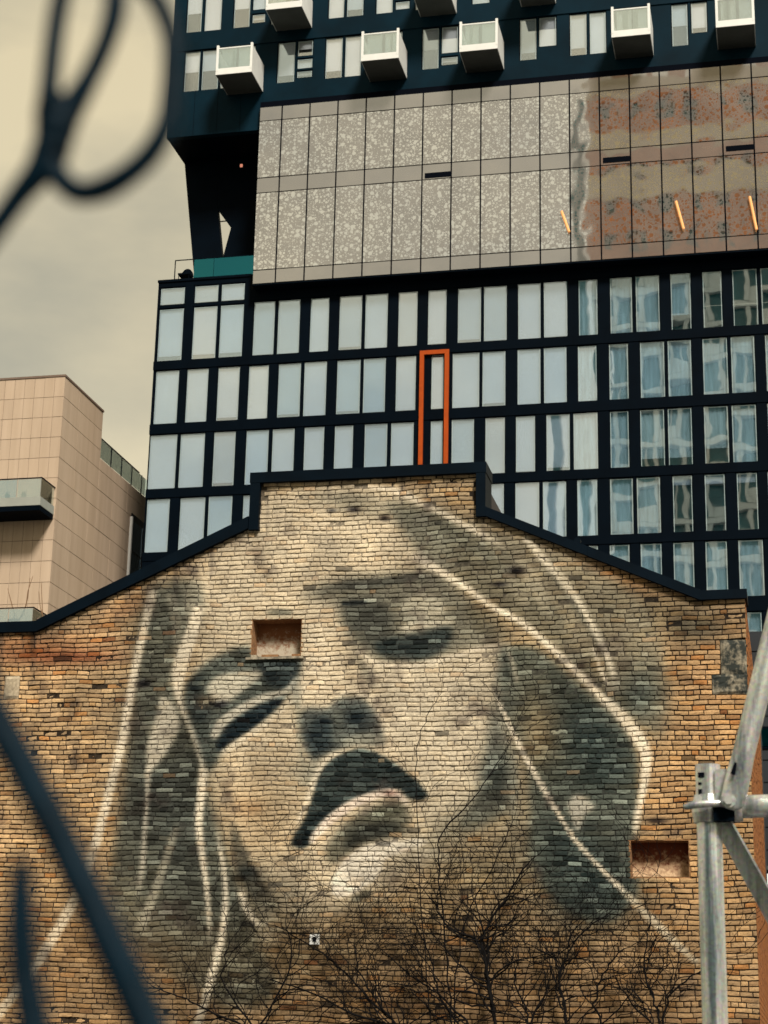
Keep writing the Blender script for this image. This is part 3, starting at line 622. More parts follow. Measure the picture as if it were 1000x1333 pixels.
# coping: one folded metal length per straight run
def coping_run(a, b, th, up=True):
    (xa, za), (xb, zb) = a, b
    pts = [(xa - BL[0], za), (xb - BL[0], zb), (xb - BL[0], zb + th), (xa - BL[0], za + th)]
    n = max(1, round(math.hypot(xb - xa, zb - za) / 1.5)); p = [np.array(q) for q in pts]
    for k in range(n):       # lapped lengths
        u0, u1 = k / n, (k + 1) / n; e_ = .004 * (k % 2)
        MB().prism([p[0] + (p[1] - p[0]) * u0 - np.array([0, e_]), p[0] + (p[1] - p[0]) * u1 - np.array([0, e_]), p[3] + (p[2] - p[3]) * u1 + np.array([0, e_]), p[3] + (p[2] - p[3]) * u0 + np.array([0, e_])], -.07 - e_, .5).build('coping', M_coping, brick_b)
th = .165
cl = [(XL, zl), (cop_bot[1][0], zl), (xs0 - .16, cop_bot[4][1] - .03)]
coping_run(cl[0], cl[1], th); coping_run(cl[1], cl[2], th + .02)
MB().box(xs0 - .15 - BL[0], xs0 + .004 - BL[0], -.075, .5, cop_bot[4][1] - .06, zt0 - .003).build('coping', M_coping, brick_b)
MB().box(xs0 - .16 - BL[0], xs1 + .15 - BL[0], -.08, .52, zt0, zt0 + th).build('coping', M_coping, brick_b)
MB().box(xs1 - .004 - BL[0], xs1 + .14 - BL[0], -.075, .5, cop_bot2[0][1] - .02, zt0 - .003).build('coping', M_coping, brick_b)
coping_run((xs1 + .06, cop_bot2[0][1] + .02), (cop_bot2[2][0], zr), th - .02); coping_run((cop_bot2[2][0], zr), (XR + .03, zr + .005), th - .03)
MB().tube([(xs1 + 1.5 - BL[0], -.05, H(xs1 + 1.5) + .2), (xs1 + 1.5 - BL[0], .02, H(xs1 + 1.5) + .2)], .05, 12).build('vent_cap', M_coping, brick_b)
# small white utility box on the wall
x, z = wz(410.5, 1223); ub = thing('utility_box', 'small white square utility box screwed to the wall under the painted chin', 'utility box', (x, YW - .01, z))
mb = MB(); mb.box(-.068, .068, -.04, .0, -.07, .07); mb.build('housing', M_white, ub)
MB().box(-.024, .024, -.052, -.0405, -.03, .035).build('socket', M_dark, ub)

# ================================================================== GLASS BUILDING BEHIND
YB = 75.0; S = YB / 105.0
def Zs(z): return 1.6 + (z - 1.6) * S
bld = thing('glass_office_building', 'tall dark framed glass building with dotted panels and white box balconies above', 'building', (-20, YB, 0))
OB = np.array([-20, YB, 0])
XB0, XB1 = -38.85 * S, 6.0
rowsZ = {'A': (44.33, 48.1), 'B': (40.05, 43.75), 'C': (35.72, 39.4), 'D': (31.58, 35.15), 'E': (27.6, 31.06), 'F': (23.3, 26.75)}
rowsZ = {k: (Zs(a), Zs(b)) for k, (a, b) in rowsZ.items()}
def c4(l): return [(180 + a / 2.381, 180 + b / 2.381) for a, b in l]
def c5(l): return [(580 + a / 2.381, 580 + b / 2.381) for a, b in l]
ROWS = {
 'A': c4([(355, 425), (430, 503), (530, 593), (620, 695), (700, 775), (803, 867), (895, 957)]) + c5([(35, 112), (116, 192), (222, 297), (302, 380), (410, 474), (508, 582), (588, 667), (697, 765), (797, 862), (890, 973), (979, 1060)]),
 'B': c4([(50, 127), (147, 218), (243, 315), (338, 405), (430, 505), (510, 585), (612, 690), (694, 768), (795, 862), (905, 948)]) + c5([(18, 107), (111, 188), (220, 297), (302, 378), (408, 472), (505, 570), (602, 683), (688, 767), (797, 880), (885, 965), (993, 1065)]),
 'C': c4([(32, 121), (126, 207), (230, 302), (330, 405), (411, 485), (510, 577), (604, 667), (697, 773), (779, 855), (902, 945)]) + c5([(15, 90), (120, 186), (215, 280), (310, 388), (394, 475), (508, 572), (602, 683), (688, 769), (801, 882), (888, 970), (1000, 1070)]),
 'D': c4([(22, 98), (125, 208), (213, 292), (320, 390), (420, 490), (520, 590), (620, 700), (730, 800), (830, 900)]) + c5([(0, 80), (100, 183), (213, 293), (299, 377), (406, 474), (508, 585), (591, 670), (703, 770), (803, 872), (903, 973), (1000, 1070)]),
 'E': [(600 + a / 2.5, 600 + b / 2.5) for a, b in ((180, 250), (280, 350), (380, 450), (482, 553), (583, 658), (690, 763), (795, 872), (903, 990), (1015, 1090))],
 'F': [(600 + a / 2.5, 600 + b / 2.5) for a, b in ((690, 770), (800, 880), (925, 985), (1015, 1090))],
}
rowpx = {'A': 415, 'B': 500, 'C': 585, 'D': 668, 'E': 745, 'F': 830}
def rel(x0, x1, y0, y1, z0, z1): return (x0 - OB[0], x1 - OB[0], y0 - OB[1], y1 - OB[1], z0, z1)
def part(name, mat, parent, x0, x1, y0, y1, z0, z1): return cbox(name, mat, parent, *rel(x0, x1, y0, y1, z0, z1))
def window(x0, x1, z0, z1, Y, gmat, blind=None, parent=bld, curtain=False):
    fr = MB(); t = .035; X0, X1, Y0 = x0 - OB[0], x1 - OB[0], Y - OB[1]
    fr.box(X0, X0 + t, Y0 + .03, Y0 + .12, z0, z1); fr.box(X1 - t, X1, Y0 + .03, Y0 + .12, z0, z1)
    fr.box(X0 + t, X1 - t, Y0 + .03, Y0 + .12, z0, z0 + t); fr.box(X0 + t, X1 - t, Y0 + .03, Y0 + .12, z1 - t, z1)
    w = fr.build('window', M_frame, parent)
    # each pane sits a little out of true, so neighbouring reflections do not line up
    a, b = rng.normal(0, .006), rng.normal(0, .005); n = 1
    xa, xb, za, zb = X0 + t, X1 - t, z0 + t, z1 - t
    vs = []
    for yy in (Y0 + .07, Y0 + .085):
        for zz in (za, zb):
            for xx in (xa, xb): vs.append((xx, yy + a * (xx - (xa + xb) / 2) + b * (zz - (za + zb) / 2), zz))
    obj('pane', mesh_from('pane', vs, [(0, 1, 3, 2), (4, 6, 7, 5), (0, 4, 5, 1), (2, 3, 7, 6), (0, 2, 6, 4), (1, 5, 7, 3)], gmat), w)
    bead = MB(); q = .045; u = .022; yb = Y0 + .052       # pale glazing bead inside the dark frame
    bead.box(xa + q - u, xa + q, yb, yb + .006, za + .02, zb - .02); bead.box(xb - q, xb - q + u, yb, yb + .006, za + .02, zb - .02); bead.box(xa + q, xb - q, yb, yb + .006, zb - q * 1.3, zb - q * 1.3 + u)
    bead.build('glazing_bead', M_bead, w)
    if blind is not None:
        if curtain:
            n = 14; cv = [(X0 + .04 + (X1 - X0 - .08) * k / n, Y0 + .19 + .03 * math.sin(k * 2.3 + a * 900)) for k in range(n + 1)]; zb_ = z1 - .03 - (z1 - z0 - .06) * blind
            obj('curtain', mesh_from('curtain', [(x, y, zb_) for x, y in cv] + [(x, y, z1 - .03) for x, y in cv], [(k, k + 1, n + 2 + k, n + 1 + k) for k in range(n)], M_curtain), w, smooth=True)
        else:
            MB().box(X0 + .04, X1 - .04, Y0 + .15, Y0 + .156, z1 - .03 - (z1 - z0 - .06) * blind, z1 - .03).build('blind', M_blind if rng.random() < .62 else M_blind2, w)
            MB().tube([(X0 + .04, Y0 + .17, z1 - .06), (X1 - .04, Y0 + .17, z1 - .06)], .03, 6).build('blind_roller', M_white, w)
    return w
FD = .32
slabs = []
for r, cells in ROWS.items():
    z0, z1 = rowsZ[r]; py = rowpx[r]
    xsx = sorted((onY(a, py, YB)[0], onY(b, py, YB)[0]) for a, b in cells)
    xs_l = XB0 if r != 'A' else onY(180 + 345 / 2.381, py, YB)[0]
    edge = xs_l
    for (a, b) in xsx:
        if a > edge + .005: part('mullion', M_frame, bld, edge, a, YB, YB + FD, z0, z1)
        right = a > -8.6; dark = (r == 'A' and a > -3.8) or (r == 'D' and -4.4 < a < -.9)
        window(a, b, z0, z1, YB, M_glass, (.16 if r == 'D' else None) if dark else float(rng.choice([.72, .85, 1, 1, 1])) if right else float(rng.choice([.93, .97, 1, 1, 1])), curtain=right and not dark)
        edge = b
    part('mullion', M_frame, bld, edge, XB1, YB, YB + FD, z0, z1)
# top left corner with transom lights
zt = Zs(50.0); za0, za1 = rowsZ['A']
tr = c4([(62, 142), (168, 246), (251, 328)]); edge = XB0
for a, b in tr:
    a, b = onY(a, 415, YB)[0], onY(b, 415, YB)[0]
    part('mullion', M_frame, bld, edge, a, YB, YB + FD, za0, zt - .12)
    window(a, b, za0, Zs(48.03), YB, M_glass, .9); window(a, b, Zs(48.22), Zs(49.5), YB, M_glass, .9)
    part('transom', M_frame, bld, a, b, YB + .004, YB + FD, Zs(48.03), Zs(48.22)); part('head_trim', M_frame, bld, a, b, YB + .004, YB + FD, Zs(49.5), zt - .12); edge = b
xA = onY(180 + 345 / 2.381, 415, YB)[0]
part('mullion', M_frame, bld, edge, xA, YB, YB + FD, za0, zt - .12)
part('roof_edge', M_frame, bld, XB0 - .03, xA + .02, YB - .05, YB + 6, zt - .12, zt)
ks = list('ABCDEF')
for u, l in zip(ks[:-1], ks[1:]): part('spandrel', M_frame, bld, XB0 - .015, XB1, YB - .03, YB + FD, rowsZ[l][1], rowsZ[u][0])
part('spandrel', M_frame, bld, xA + .02, XB1, YB - .03, YB + FD, rowsZ['A'][1], Zs(48.9))
part('base_wall', M_frame, bld, XB0, XB1, YB, YB + FD, 0, rowsZ['F'][0])
# rooms behind the glass
for k in ks:
    z0, z1 = rowsZ[k]
    part('floor_slab', M_room, bld, XB0 + .1, XB1, YB + FD, YB + 4, z0 - .25, z0 - .02)
part('core_wall', M_room, bld, XB0 + .1, XB1, YB + 4, YB + 4.3, 0, rowsZ['A'][1])
part('room_ceiling', M_room, bld, XB0 + .1, XB1, YB + FD, YB + 4, rowsZ['A'][1] + .02, rowsZ['A'][1] + .2)
part('side_wall', M_frame, bld, XB0, XB0 + .1, YB + FD, YB + 14, 0, zt - .13)
# orange frame over two storeys
def ofr(xa, xb, za, zb): return part('orange_frame', M_orange, bld, xa, xb, YB - .14, YB - .035, za, zb)
oz0, oz1 = rowsZ['C'][0] - .1, rowsZ['B'][1] + .12
ox0 = onY(180 + 872 / 2.381, 530, YB)[0]; ox1 = onY(180 + 963 / 2.381, 530, YB)[0]
ofr(ox0, ox0 + .19, oz0, oz1); ofr(ox1 - .19, ox1, oz0, oz1); ofr(ox0 + .19, ox1 - .19, oz1 - .19, oz1)
# --- dotted panel box
YP = 104 * S; px0 = -32.2 * S; px1 = 4.35 * S
zrow = [Zs(v) for v in (48.83, 49.78, 55.2, 56.27, 60.38, 61.4)]
part('panel_backing', M_dark, bld, px0 + .01, px1, YP + .05, YB + 1.5, zrow[0] + .01, zrow[-1] + .3)
part('soffit', M_frame, bld, px0, px1, YP + .02, YB + .3, zrow[0] - .06, zrow[0] + .008)
cx = [-32.2] + [-30.67 + 1.8825 * k for k in range(0, 19)]
for ci in range(len(cx) - 1):
    for ri in range(5):
        z0, z1 = zrow[ri], zrow[ri + 1]; big = ri in (1, 3)
        g_ = .034
        part('panel', M_panel if big else M_strip, bld, cx[ci] * S + g_, cx[ci + 1] * S - g_, YP + rng.normal(0, .004), YP + .045, z0 + g_ * .7, z1 - g_ * .7)
for a, b, y in ((553, 588, 229), (785, 821, 209), (945, 983, 194)):
    p0 = onY(a, y, YP); p1 = onY(b, y, YP); part('vent_slot', M_dark, bld, p0[0], p1[0], YP - .012, YP + .01, p0[2] - .13, p0[2] + .13)
# glowing amber bars added on the panels, standing in for lamp reflections
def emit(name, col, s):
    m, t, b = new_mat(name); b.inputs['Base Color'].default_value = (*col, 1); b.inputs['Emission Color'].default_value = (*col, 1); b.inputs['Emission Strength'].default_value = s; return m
M_amber = emit('amber_glow', (.9, .40, .13), .10)
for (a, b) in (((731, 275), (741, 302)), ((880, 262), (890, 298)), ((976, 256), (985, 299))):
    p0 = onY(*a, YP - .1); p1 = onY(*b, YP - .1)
    l = MB().tube([p0 - OB, p1 - OB], .06, 8).build('amber_streak', M_amber, bld); l['label'] = 'slanted glowing amber bar standing in for a lamp reflection'
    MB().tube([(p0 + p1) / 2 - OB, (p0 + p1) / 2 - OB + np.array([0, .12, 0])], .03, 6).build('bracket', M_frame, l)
# --- upper tower
YT = 74.7
zs0 = onY(217, 180, YT)[2]; xt0 = onY(217, 180, YT)[0]
rT = [(Zs(63.4) + .0, Zs(66.5)), (Zs(67.85), Zs(71.0))]
def tp(px, py): p = onY(px, py, YT); return p[0], p[2]
# window openings on the tower: (px left, px right, row, bottom offset as a share of the height)
def g2(l): return [(200 + a / 2.5, 200 + b / 2.5, r, o, t) for a, b, r, o, t in l]
def g3(l): return [(600 + a / 2.5, 600 + b / 2.5, r, o, t) for a, b, r, o, t in l]
TW = g2([(96, 150, 0, 0, 1), (153, 212, 0, 0, 1), (214, 268, 0, 0, 1), (270, 330, 0, 0, 1), (400, 460, 0, 0, 1), (464, 518, 0, .60, 1), (464, 518, 0, .30, .56), (464, 518, 0, .08, .27), (556, 615, 0, 0, 1), (619, 676, 0, 0, 1), (690, 745, 0, 0, 1), (748, 810, 0, 0, 1), (872, 930, 0, 0, 1), (934, 992, 0, .34, 1), (934, 975, 0, .06, .28),
         (105, 158, 1, 0, 1), (163, 222, 1, 0, 1), (258, 315, 1, 0, 1), (319, 365, 1, .40, .78), (319, 365, 1, .08, .32), (380, 430, 1, 0, 1), (567, 622, 1, 0, 1), (626, 685, 1, 0, 1), (722, 780, 1, 0, 1), (785, 835, 1, .35, .8), (785, 832, 1, .06, .28), (850, 905, 1, 0, 1), (910, 960, 1, 0, 1)]) \
   + g3([(10, 60, 0, 0, 1), (65, 115, 0, 0, 1), (190, 248, 0, 0, 1), (252, 313, 0, .28, 1), (353, 412, 0, 0, 1), (417, 475, 0, 0, 1), (505, 560, 0, 0, 1), (565, 615, 0, 0, 1), (685, 742, 0, 0, 1), (749, 805, 0, .26, 1), (752, 800, 0, .06, .22), (845, 900, 0, 0, 1), (905, 955, 0, 0, 1),
         (35, 95, 1, 0, 1), (98, 150, 1, .22, 1), (190, 240, 1, 0, 1), (245, 290, 1, 0, 1)])
wins = []
for a, b, r, o_, t_ in TW:
    z0, z1 = rT[r]; py = 80 if r == 0 else 5
    dpy = -(((a + b) / 2) - 300) * .088
    xa = onY(a, py + dpy + 20, YT)[0]; xb = onY(b, py + dpy + 20, YT)[0]
    wins.append((r, xa, xb, z0 + (z1 - z0) * o_, z0 + (z1 - z0) * t_))
XT1 = 3.2
for r in (0, 1):
    z0, z1 = rT[r]; colsx = {}
    for w in wins:
        if w[0] == r: colsx.setdefault(round(w[1], 1), []).append(w)
    edge = xt0
    for k in sorted(colsx):
        ws = sorted(colsx[k], key=lambda w: w[3]); a = max(min(w[1] for w in ws), edge); b = max(w[2] for w in ws)
        if b - a < .2: continue
        if a > edge + .004: part('cladding', M_tower, bld, edge, a, YT, YT + .3, z0, z1)
        zz = z0
        for w in ws:
            if w[3] > zz + .01: part('cladding', M_tower, bld, a, b, YT + .003, YT + .3, zz, w[3])
            window(a, b, w[3], w[4], YT, M_glass2, float(rng.choice([.5, .8, 1, 1]))); zz = w[4]
        if zz < z1 - .01: part('cladding', M_tower, bld, a, b, YT + .003, YT + .3, zz, z1)
        edge = b
    part('cladding', M_tower, bld, edge, XT1, YT, YT + .3, z0, z1)
part('fascia', M_tower, bld, xt0 - .005, px0 - .005, YT - .03, YT + .3, zs0, rT[0][0]); part('fascia', M_tower, bld, px0 - .002, XT1, YT - .03, YT + .3, zrow[-1] + .02, rT[0][0])
part('floor_band', M_tower, bld, xt0 - .005, XT1, YT - .05, YT + .3, rT[0][1], rT[1][0]); part('floor_band', M_tower, bld, xt0 - .005, XT1, YT - .05, YT + .3, rT[1][1], rT[1][1] + 1.2)
for k, xx in enumerate(np.arange(xt0 + 1.3, px0, 1.15)): part('panel_joint', M_frame, bld, xx, xx + .02, YT - .034, YT - .02, zs0 + .02, rT[0][0] - .02)
YS2 = onX(240, 210, xt0)[1]
part('underside', M_frame, bld, xt0, px0 + .05, YT + .3, YS2 + 3.5, zs0 + .02, zs0 + .3)
part('tower_back', M_frame, bld, xt0 + .02, XT1, YT + 3.2, YT + 3.4, zs0 + .3, rT[1][1] + 1.2)
part('tower_side', M_tower, bld, xt0, xt0 + .1, YT + .3, YT + 3.2, zs0 + .3, rT[1][1] + 1.2)
part('tower_roof', M_frame, bld, xt0, XT1, YT + .3, YT + 3.4, rT[1][1] + 1.0, rT[1][1] + 1.2)
YL = YS2
def legp(pts, name):
    q = [onY(x, y, YL) for x, y in pts]; return MB().prism([(p[0] - OB[0], p[2]) for p in q][::-1], YL - OB[1], YL + .3 - OB[1]).build(name, M_frame, bld)
legp([(239, 196), (283, 196), (283.4, 272), (289, 331), (290, 362), (253, 362)], 'slanted_leg')
legp([(283, 196), (345, 196), (340, 362), (290.5, 362), (291.3, 331), (300.7, 296.4), (294, 287), (283.6, 273)], 'slanted_leg')
q0, q1 = onY(283, 289, YL + .4), onY(300, 287, YL + .4); MB().tube([q0 - OB, q1 - OB], .03, 6).build('tie_rod', M_frame, bld)
MB().box(*rel(*((lambda p: (p[0] - .06, p[0] + .06, YL - .06, YL - .002, p[2] - .07, p[2] + .07))(onY(314.5, 216, YL))))).build('warning_lamp', emit('lamp_red', (.75, .28, .18), .25), bld)
# balconies: white boxes hung on the tower
BD, BW = 1.95, None
def balcony(px_l, px_r, row):
    """px of the front left and right corner"""
    z0 = rT[row][0] - .42; Yf = YT - 1.95
    py = {0: 90, 1: 15}[row] - ((px_l + px_r) / 2 - 300) * .085
    xa = onY(px_l, py, Yf)[0]; xb = onY(px_r, py, Yf)[0]; zt_ = z0 + 1.42
    bal = part('balcony', M_white, bld, xa, xb, Yf, YT - .052, z0 + .015, z0 + .20); ob = np.array(bal.location)
    def sp(name, mat, x0, x1, y0, y1, za, zb): return cbox(name, mat, bal, x0 - OB[0] - ob[0], x1 - OB[0] - ob[0], y0 - OB[1] - ob[1], y1 - OB[1] - ob[1], za - ob[2], zb - ob[2])
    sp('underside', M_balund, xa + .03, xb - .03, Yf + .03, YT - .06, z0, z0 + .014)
    for xx in (xa, xb - .11): sp('post', M_white, xx, xx + .11, Yf - .006, Yf + .10, z0 + .2, zt_ + .13)
    sp('rail', M_white, xa + .11, xb - .11, Yf, Yf + .06, z0 + .2, z0 + .33); sp('rail', M_white, xa + .11, xb - .11, Yf + .01, Yf + .05, zt_ - .06, zt_)
    sp('guard_pane', M_guard, xa + .11, xb - .11, Yf + .02, Yf + .034, z0 + .33, zt_ - .06)
    for k in range(int(rng.integers(1, 3))):
        u = xa + .2 + (xb - xa - .6) * rng.random(); sp('guard_strip', M_white, u, u + rng.uniform(.10, .28), Yf + .04, Yf + .055, z0 + .33, zt_ - .06)
    for xx in (xa + .006, xb - .046): sp('side_panel', M_white, xx, xx + .04, Yf + .10, YT - .055, z0 + .2, zt_)
    return bal
balcs = [(281, 328, 0), (470, 519, 0), (598, 648, 0), (796, 847, 0), (932, 983, 0), (346, 393, 1), (537, 585, 1), (671, 717, 1)]
bals = [balcony(*b) for b in balcs]
# terrace on the lower block, left of the panels
tz = zt
gl0, gl1 = onY(226, 352, YB)[0], px0 - .02
rp = MB(); rp.box(gl0 - OB[0], gl1 - OB[0], .12, .16, tz + 1.0, tz + 1.04)
ra = rp.build('terrace_rail', M_frame, bld)
for a, b in ((gl0 + .95, gl0 + 1.9), (gl0 + 1.92, gl1)): part('guard_pane', M_teal, ra, a, b, YB + .13, YB + .145, tz + .03, tz + .99)
part('rail_post', M_frame, ra, gl0, gl0 + .04, YB + .12, YB + .16, tz, tz + 1.0)
ch = thing('terrace_chair', 'dark round-backed chair on the roof terrace behind the glass guard', 'chair', (onY(242, 352, YB + .6)[0], YB + .6, tz))
MB().box(-.28, .28, -.28, .28, .38, .46).build('seat', M_frame, ch)
cv = [(.3 * math.cos(a), .28 - .1 * math.sin(a) * 0, .46 + .42 * math.sin(a)) for a in np.linspace(0, math.pi, 10)]
MB().prism([(x, z) for x, y, z in cv], .22, .28).build('backrest', M_frame, ch)
for sx in (-.25, .25):
    for sy in (-.24, .24): MB().tube([(sx, sy, 0), (sx, sy, .38)], .02, 6).build('leg', M_frame, ch)

# ================================================================== BEIGE BUILDING, left
YG = 71.0; cg = onY(85, 490, YG); XG = cg[0]; ZG = cg[2]
bg_b = thing('beige_building', 'beige panel-clad apartment block with a glass balcony, beside the dark glass building', 'building', (XG, YG, 0)); OG = np.array([XG, YG, 0])
YG1 = onX(135, 533, XG)[1]; ZG2 = onX(135, 600, XG)[2]
MB().box(-9, -.03, .03, YG1 - YG - .03, 0, ZG - .03).build('wall', M_joint, bg_b)
MB().box(-9, -.03, YG1 - YG - .03, 16, 0, ZG2 - .03).build('wall', M_joint, bg_b)
pw, phh = .465, .93
z = ZG
for r in range(16):
    z1 = ZG - r * phh; z0 = z1 - phh
    if z0 < 12: break
    for c in range(10):
        cbox('panel', M_beige, bg_b, -(c + 1) * pw + .007, -c * pw - (.007 if c else 0.0), rng.normal(0, .003), .029, z0 + .010, z1 - .010)
    y = 0.031
    while y < 14:
        y1 = y + 1.86; top_ = ZG if y < YG1 - YG - .1 else ZG2
        if y < YG1 - YG < y1: y1 = YG1 - YG
        zz1 = min(z1, top_)
        if zz1 - z0 > .1: cbox('side_panel', M_beige, bg_b, -.029, rng.normal(0, .003), y + .006, y1 - .006, z0 + .012, zz1 - .012)
        y = y1
M_cap = simple('brown_flashing', (.16, .105, .075), .6)
MB().box(-9, .03, -.03, YG1 - YG + .03, ZG, ZG + .09).build('parapet_cap', M_cap, bg_b)
# terrace railing on the lower roof
rl = MB(); rl.box(-.06, -.02, YG1 - YG, 10, ZG2 + .95, ZG2 + .99); rlo = rl.build('roof_railing', M_frame, bg_b)
for k in range(7):
    y0 = YG1 - YG + .1 + k * 1.4
    MB().box(-.05, -.035, y0, y0 + 1.3, ZG2 + .05, ZG2 + .93).build('guard_pane', M_guard, rlo); MB().box(-.065, -.02, y0 + 1.33, y0 + 1.37, ZG2, ZG2 + .95).build('rail_post', M_frame, rlo)
# tall side window
y0 = onX(171, 668, XG)[1] - YG; zw1 = onX(171, 668, XG)[2]; zw0 = 18.0
wn = MB().box(.002, .05, y0, y0 + 1.7, zw0, zw1).build('window', M_frame, bg_b)
for k, (za, zb) in enumerate(((zw0 + .1, zw1 - 1.9), (zw1 - 1.8, zw1 - .35))):
    MB().box(.052, .07, y0 + .25, y0 + 1.5, za, zb).build('pane', M_glass, wn)
MB().box(.002, .12, y0 - .12, y0, zw0, zw1 - .2).build('reveal', M_white, wn)
# balconies
def gbal(pxr, ptop, pbot, pslab):
    Yf = YG - 1.5; x1 = onY(pxr, ptop, Yf)[0] - OG[0]; zt_ = onY(pxr, ptop, Yf)[2]; zb_ = onY(pxr, pbot, Yf)[2]; zs_ = onY(pxr, pslab, Yf)[2]
    b = MB().box(-9, x1, -1.5, .0, zs_, zb_).build('balcony', M_guardslab, bg_b)
    MB().box(-9, x1 - .02, -1.48, 0, zs_ - .22, zs_ - .003).build('underside', M_frame, b)
    x = x1 - .04
    while x > -9:
        MB().box(x - 1.05, x - .03, -1.47, -1.455, zb_ + .01, zt_ - .02).build('guard_pane', M_guard, b); MB().box(x - .028, x, -1.485, -1.45, zb_, zt_).build('rail_post', M_guardslab, b); x -= 1.08
    MB().box(x1 - .055, x1 - .04, -1.44, -.05, zb_ + .01, zt_ - .02).build('guard_pane', M_guard, b)
    MB().box(-9, x1, -1.495, -1.44, zt_, zt_ + .04).build('handrail', M_frame, b); MB().box(x1 - .06, x1, -1.44, 0, zt_, zt_ + .04).build('handrail', M_frame, b)
    return b, zb_
b1, _ = gbal(55, 622, 646, 657); b2, zb2 = gbal(44, 791, 814, 824)
def pot(x, y, z, lab):
    t = thing('potted_plant', lab, 'plant', (x, y, z), None); MB().tube([(0, 0, 0), (0, 0, .18)], [.09, .12], 8).build('pot', simple('green_pot', (.03, .16, .08), .5), t)
    mb = MB()
    for k in range(9): a = rng.uniform(0, 6.28); mb.tube([(0, 0, .16), (.10 * math.cos(a), .10 * math.sin(a), .24 + rng.uniform(0, .1))], [.025, .012], 4)
    mb.build('leaves', simple('green_leaf', (.03, .12, .05), .6), t)
for px, lab in ((10, 'small green potted plant farther from the corner on the beige block balcony'), (31, 'small green potted plant nearer the corner on the beige block balcony')):
    p = onY(px, 644, YG - 1.35); pot(p[0], p[1], _ if False else onY(55, 646, YG - 1.5)[2] + .001, lab)
# ---- bare twigs in planters on the lower balcony
def twig_plant(pts_list, lab):
    Yp = YG - 1.2; base = onY(*pts_list[0][0], Yp); zf = zb2 + .001
    t = thing('bare_twig_plant', lab, 'plant', (base[0], Yp, zf), 'bare twigs on the balcony of the beige block')
    MB().box(-.2, .2, -.14, .14, 0, .35).build('planter', M_cap, t)
    for pts in pts_list:
        w = [onY(x, y, Yp) - np.array([base[0], Yp, zf]) for x, y in pts]; w = [np.array([w[0][0] * .5, 0, .3])] + w
        w = [p + np.array([0, rng.normal(0, .03), 0]) for p in w]
        MB().tube(w, list(np.linspace(.028, .010, len(w))), 5).build('stem', M_twig, t)
twig_plant([[(19, 800), (14, 780), (10, 766)], [(30, 800), (36, 778), (39, 752)], [(34, 788), (37, 770), (43, 750)]], 'forked bare orange twigs in a planter on the beige block’s lower balcony')
twig_plant([[(56, 805), (55, 780), (54, 758)], [(57, 806), (53, 790), (51, 770)]], 'single upright bare orange stem in a planter at the balcony corner of the beige block')

# ================================================================== DARK ALLEY BUILDING, right of the brick wall
al = thing('alley_building', 'dark low building at the end of the narrow alley right of the brick wall', 'building', (3, 38, 0))
pz = onY(990, 829, 38)[2]
MB().box(-4.4, 6, 0, 5, 0, pz).build('wall', M_alley, al)
def alp(px0, py0, px1, py1, d0, d1, name, mat, par=None):
    a = onY(px0, (py0 + py1) / 2, 38); b = onY(px1, (py0 + py1) / 2, 38); z1 = onY((px0 + px1) / 2, py0, 38)[2]; z0 = onY((px0 + px1) / 2, py1, 38)[2]
    return MB().box(a[0] - 3, b[0] - 3, d0, d1, z0, z1).build(name, mat, par or al)
w = alp(984, 946, 1020, 975, -.05, -.002, 'window', M_frame); alp(987, 949, 1018, 972, -.06, -.051, 'pane', M_teal, w)
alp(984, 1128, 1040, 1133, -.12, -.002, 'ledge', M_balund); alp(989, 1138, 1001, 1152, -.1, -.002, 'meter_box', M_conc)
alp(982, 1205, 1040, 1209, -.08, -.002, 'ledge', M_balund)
for k in range(30): 
    zz = .4 + k * .45
    if zz < pz - .1: MB().box(-4.4, 6, -.02, -.002, zz, zz + .41).build('cladding_board', M_alley, al)

# ================================================================== APARTMENT TOWER BEHIND THE CAMERA (seen mirrored in the glass)
rt = thing('apartment_tower', 'tall white and red-brick apartment tower mirrored in the glass facade', 'building', (0, -20, 0))
XA, XE = -17.4, 6.0
M_rbrick = simple('red_brick', (.62, .25, .12), .85, 0, .4, .5); M_cream = simple('cream_stone', (.78, .66, .48), .8, 0, .1, .8)
M_rglass = simple('teal_glass', (.04, .17, .20), .2, 0, .3, .15, spec=.6)
MB().box(XA + .6, XE, -14, -.6, 0, 98).build('core', M_rglass, rt)
mw, mg, mbr = MB(), MB(), MB()
ZWH = 77.5
for k in range(40):
    z = 4 + k * 3.9
    if z > ZWH: break
    mw.box(XA, XE, -.9, .25, z, z + .6)
    for c in range(11):
        x = XA + c * 2.1
        mw.box(x, x + .4, -.9, .12, z + .75, min(z + 3.9, ZWH))
        if (c * 7 + k * 3) % 5 < 2: mg.box(x + .42, x + 2.05, -.2, -.05, z + .75, z + 1.95)
        if (c * 5 + k) % 3 == 0: mw.box(x + 1.2, x + 1.4, -.6, -.4, z + .75, z + 3.9)
mw.build('concrete_frame', M_conc, rt); mg.build('balcony_guard', M_conc, rt)
for k in range(6):
    z = ZWH + k * 3.6; mbr.box(XA, XE, -.7, .0, z, z + 1.7)
    for c in range(8): x = XA + c * 2.8; mbr.box(x, x + 1.5, -.7, .02, z + 1.7, z + 3.6)
mbr.build('brick_upper', M_rbrick, rt)
mc_ = MB(); mc_.box(XA - .1, XE, -.6, .2, 84.6, 87.4); mc_.box(XA - .05, XE, -.6, .1, 90.0, 92.0); mc_.box(XA - .1, XE, -.6, .12, 96.4, 98.3); mc_.build('stone_band', M_cream, rt)
MB().box(XA - 1.6, XA - .8, -2.4, -.6, 0, 97).build('service_shaft', M_rglass, rt)

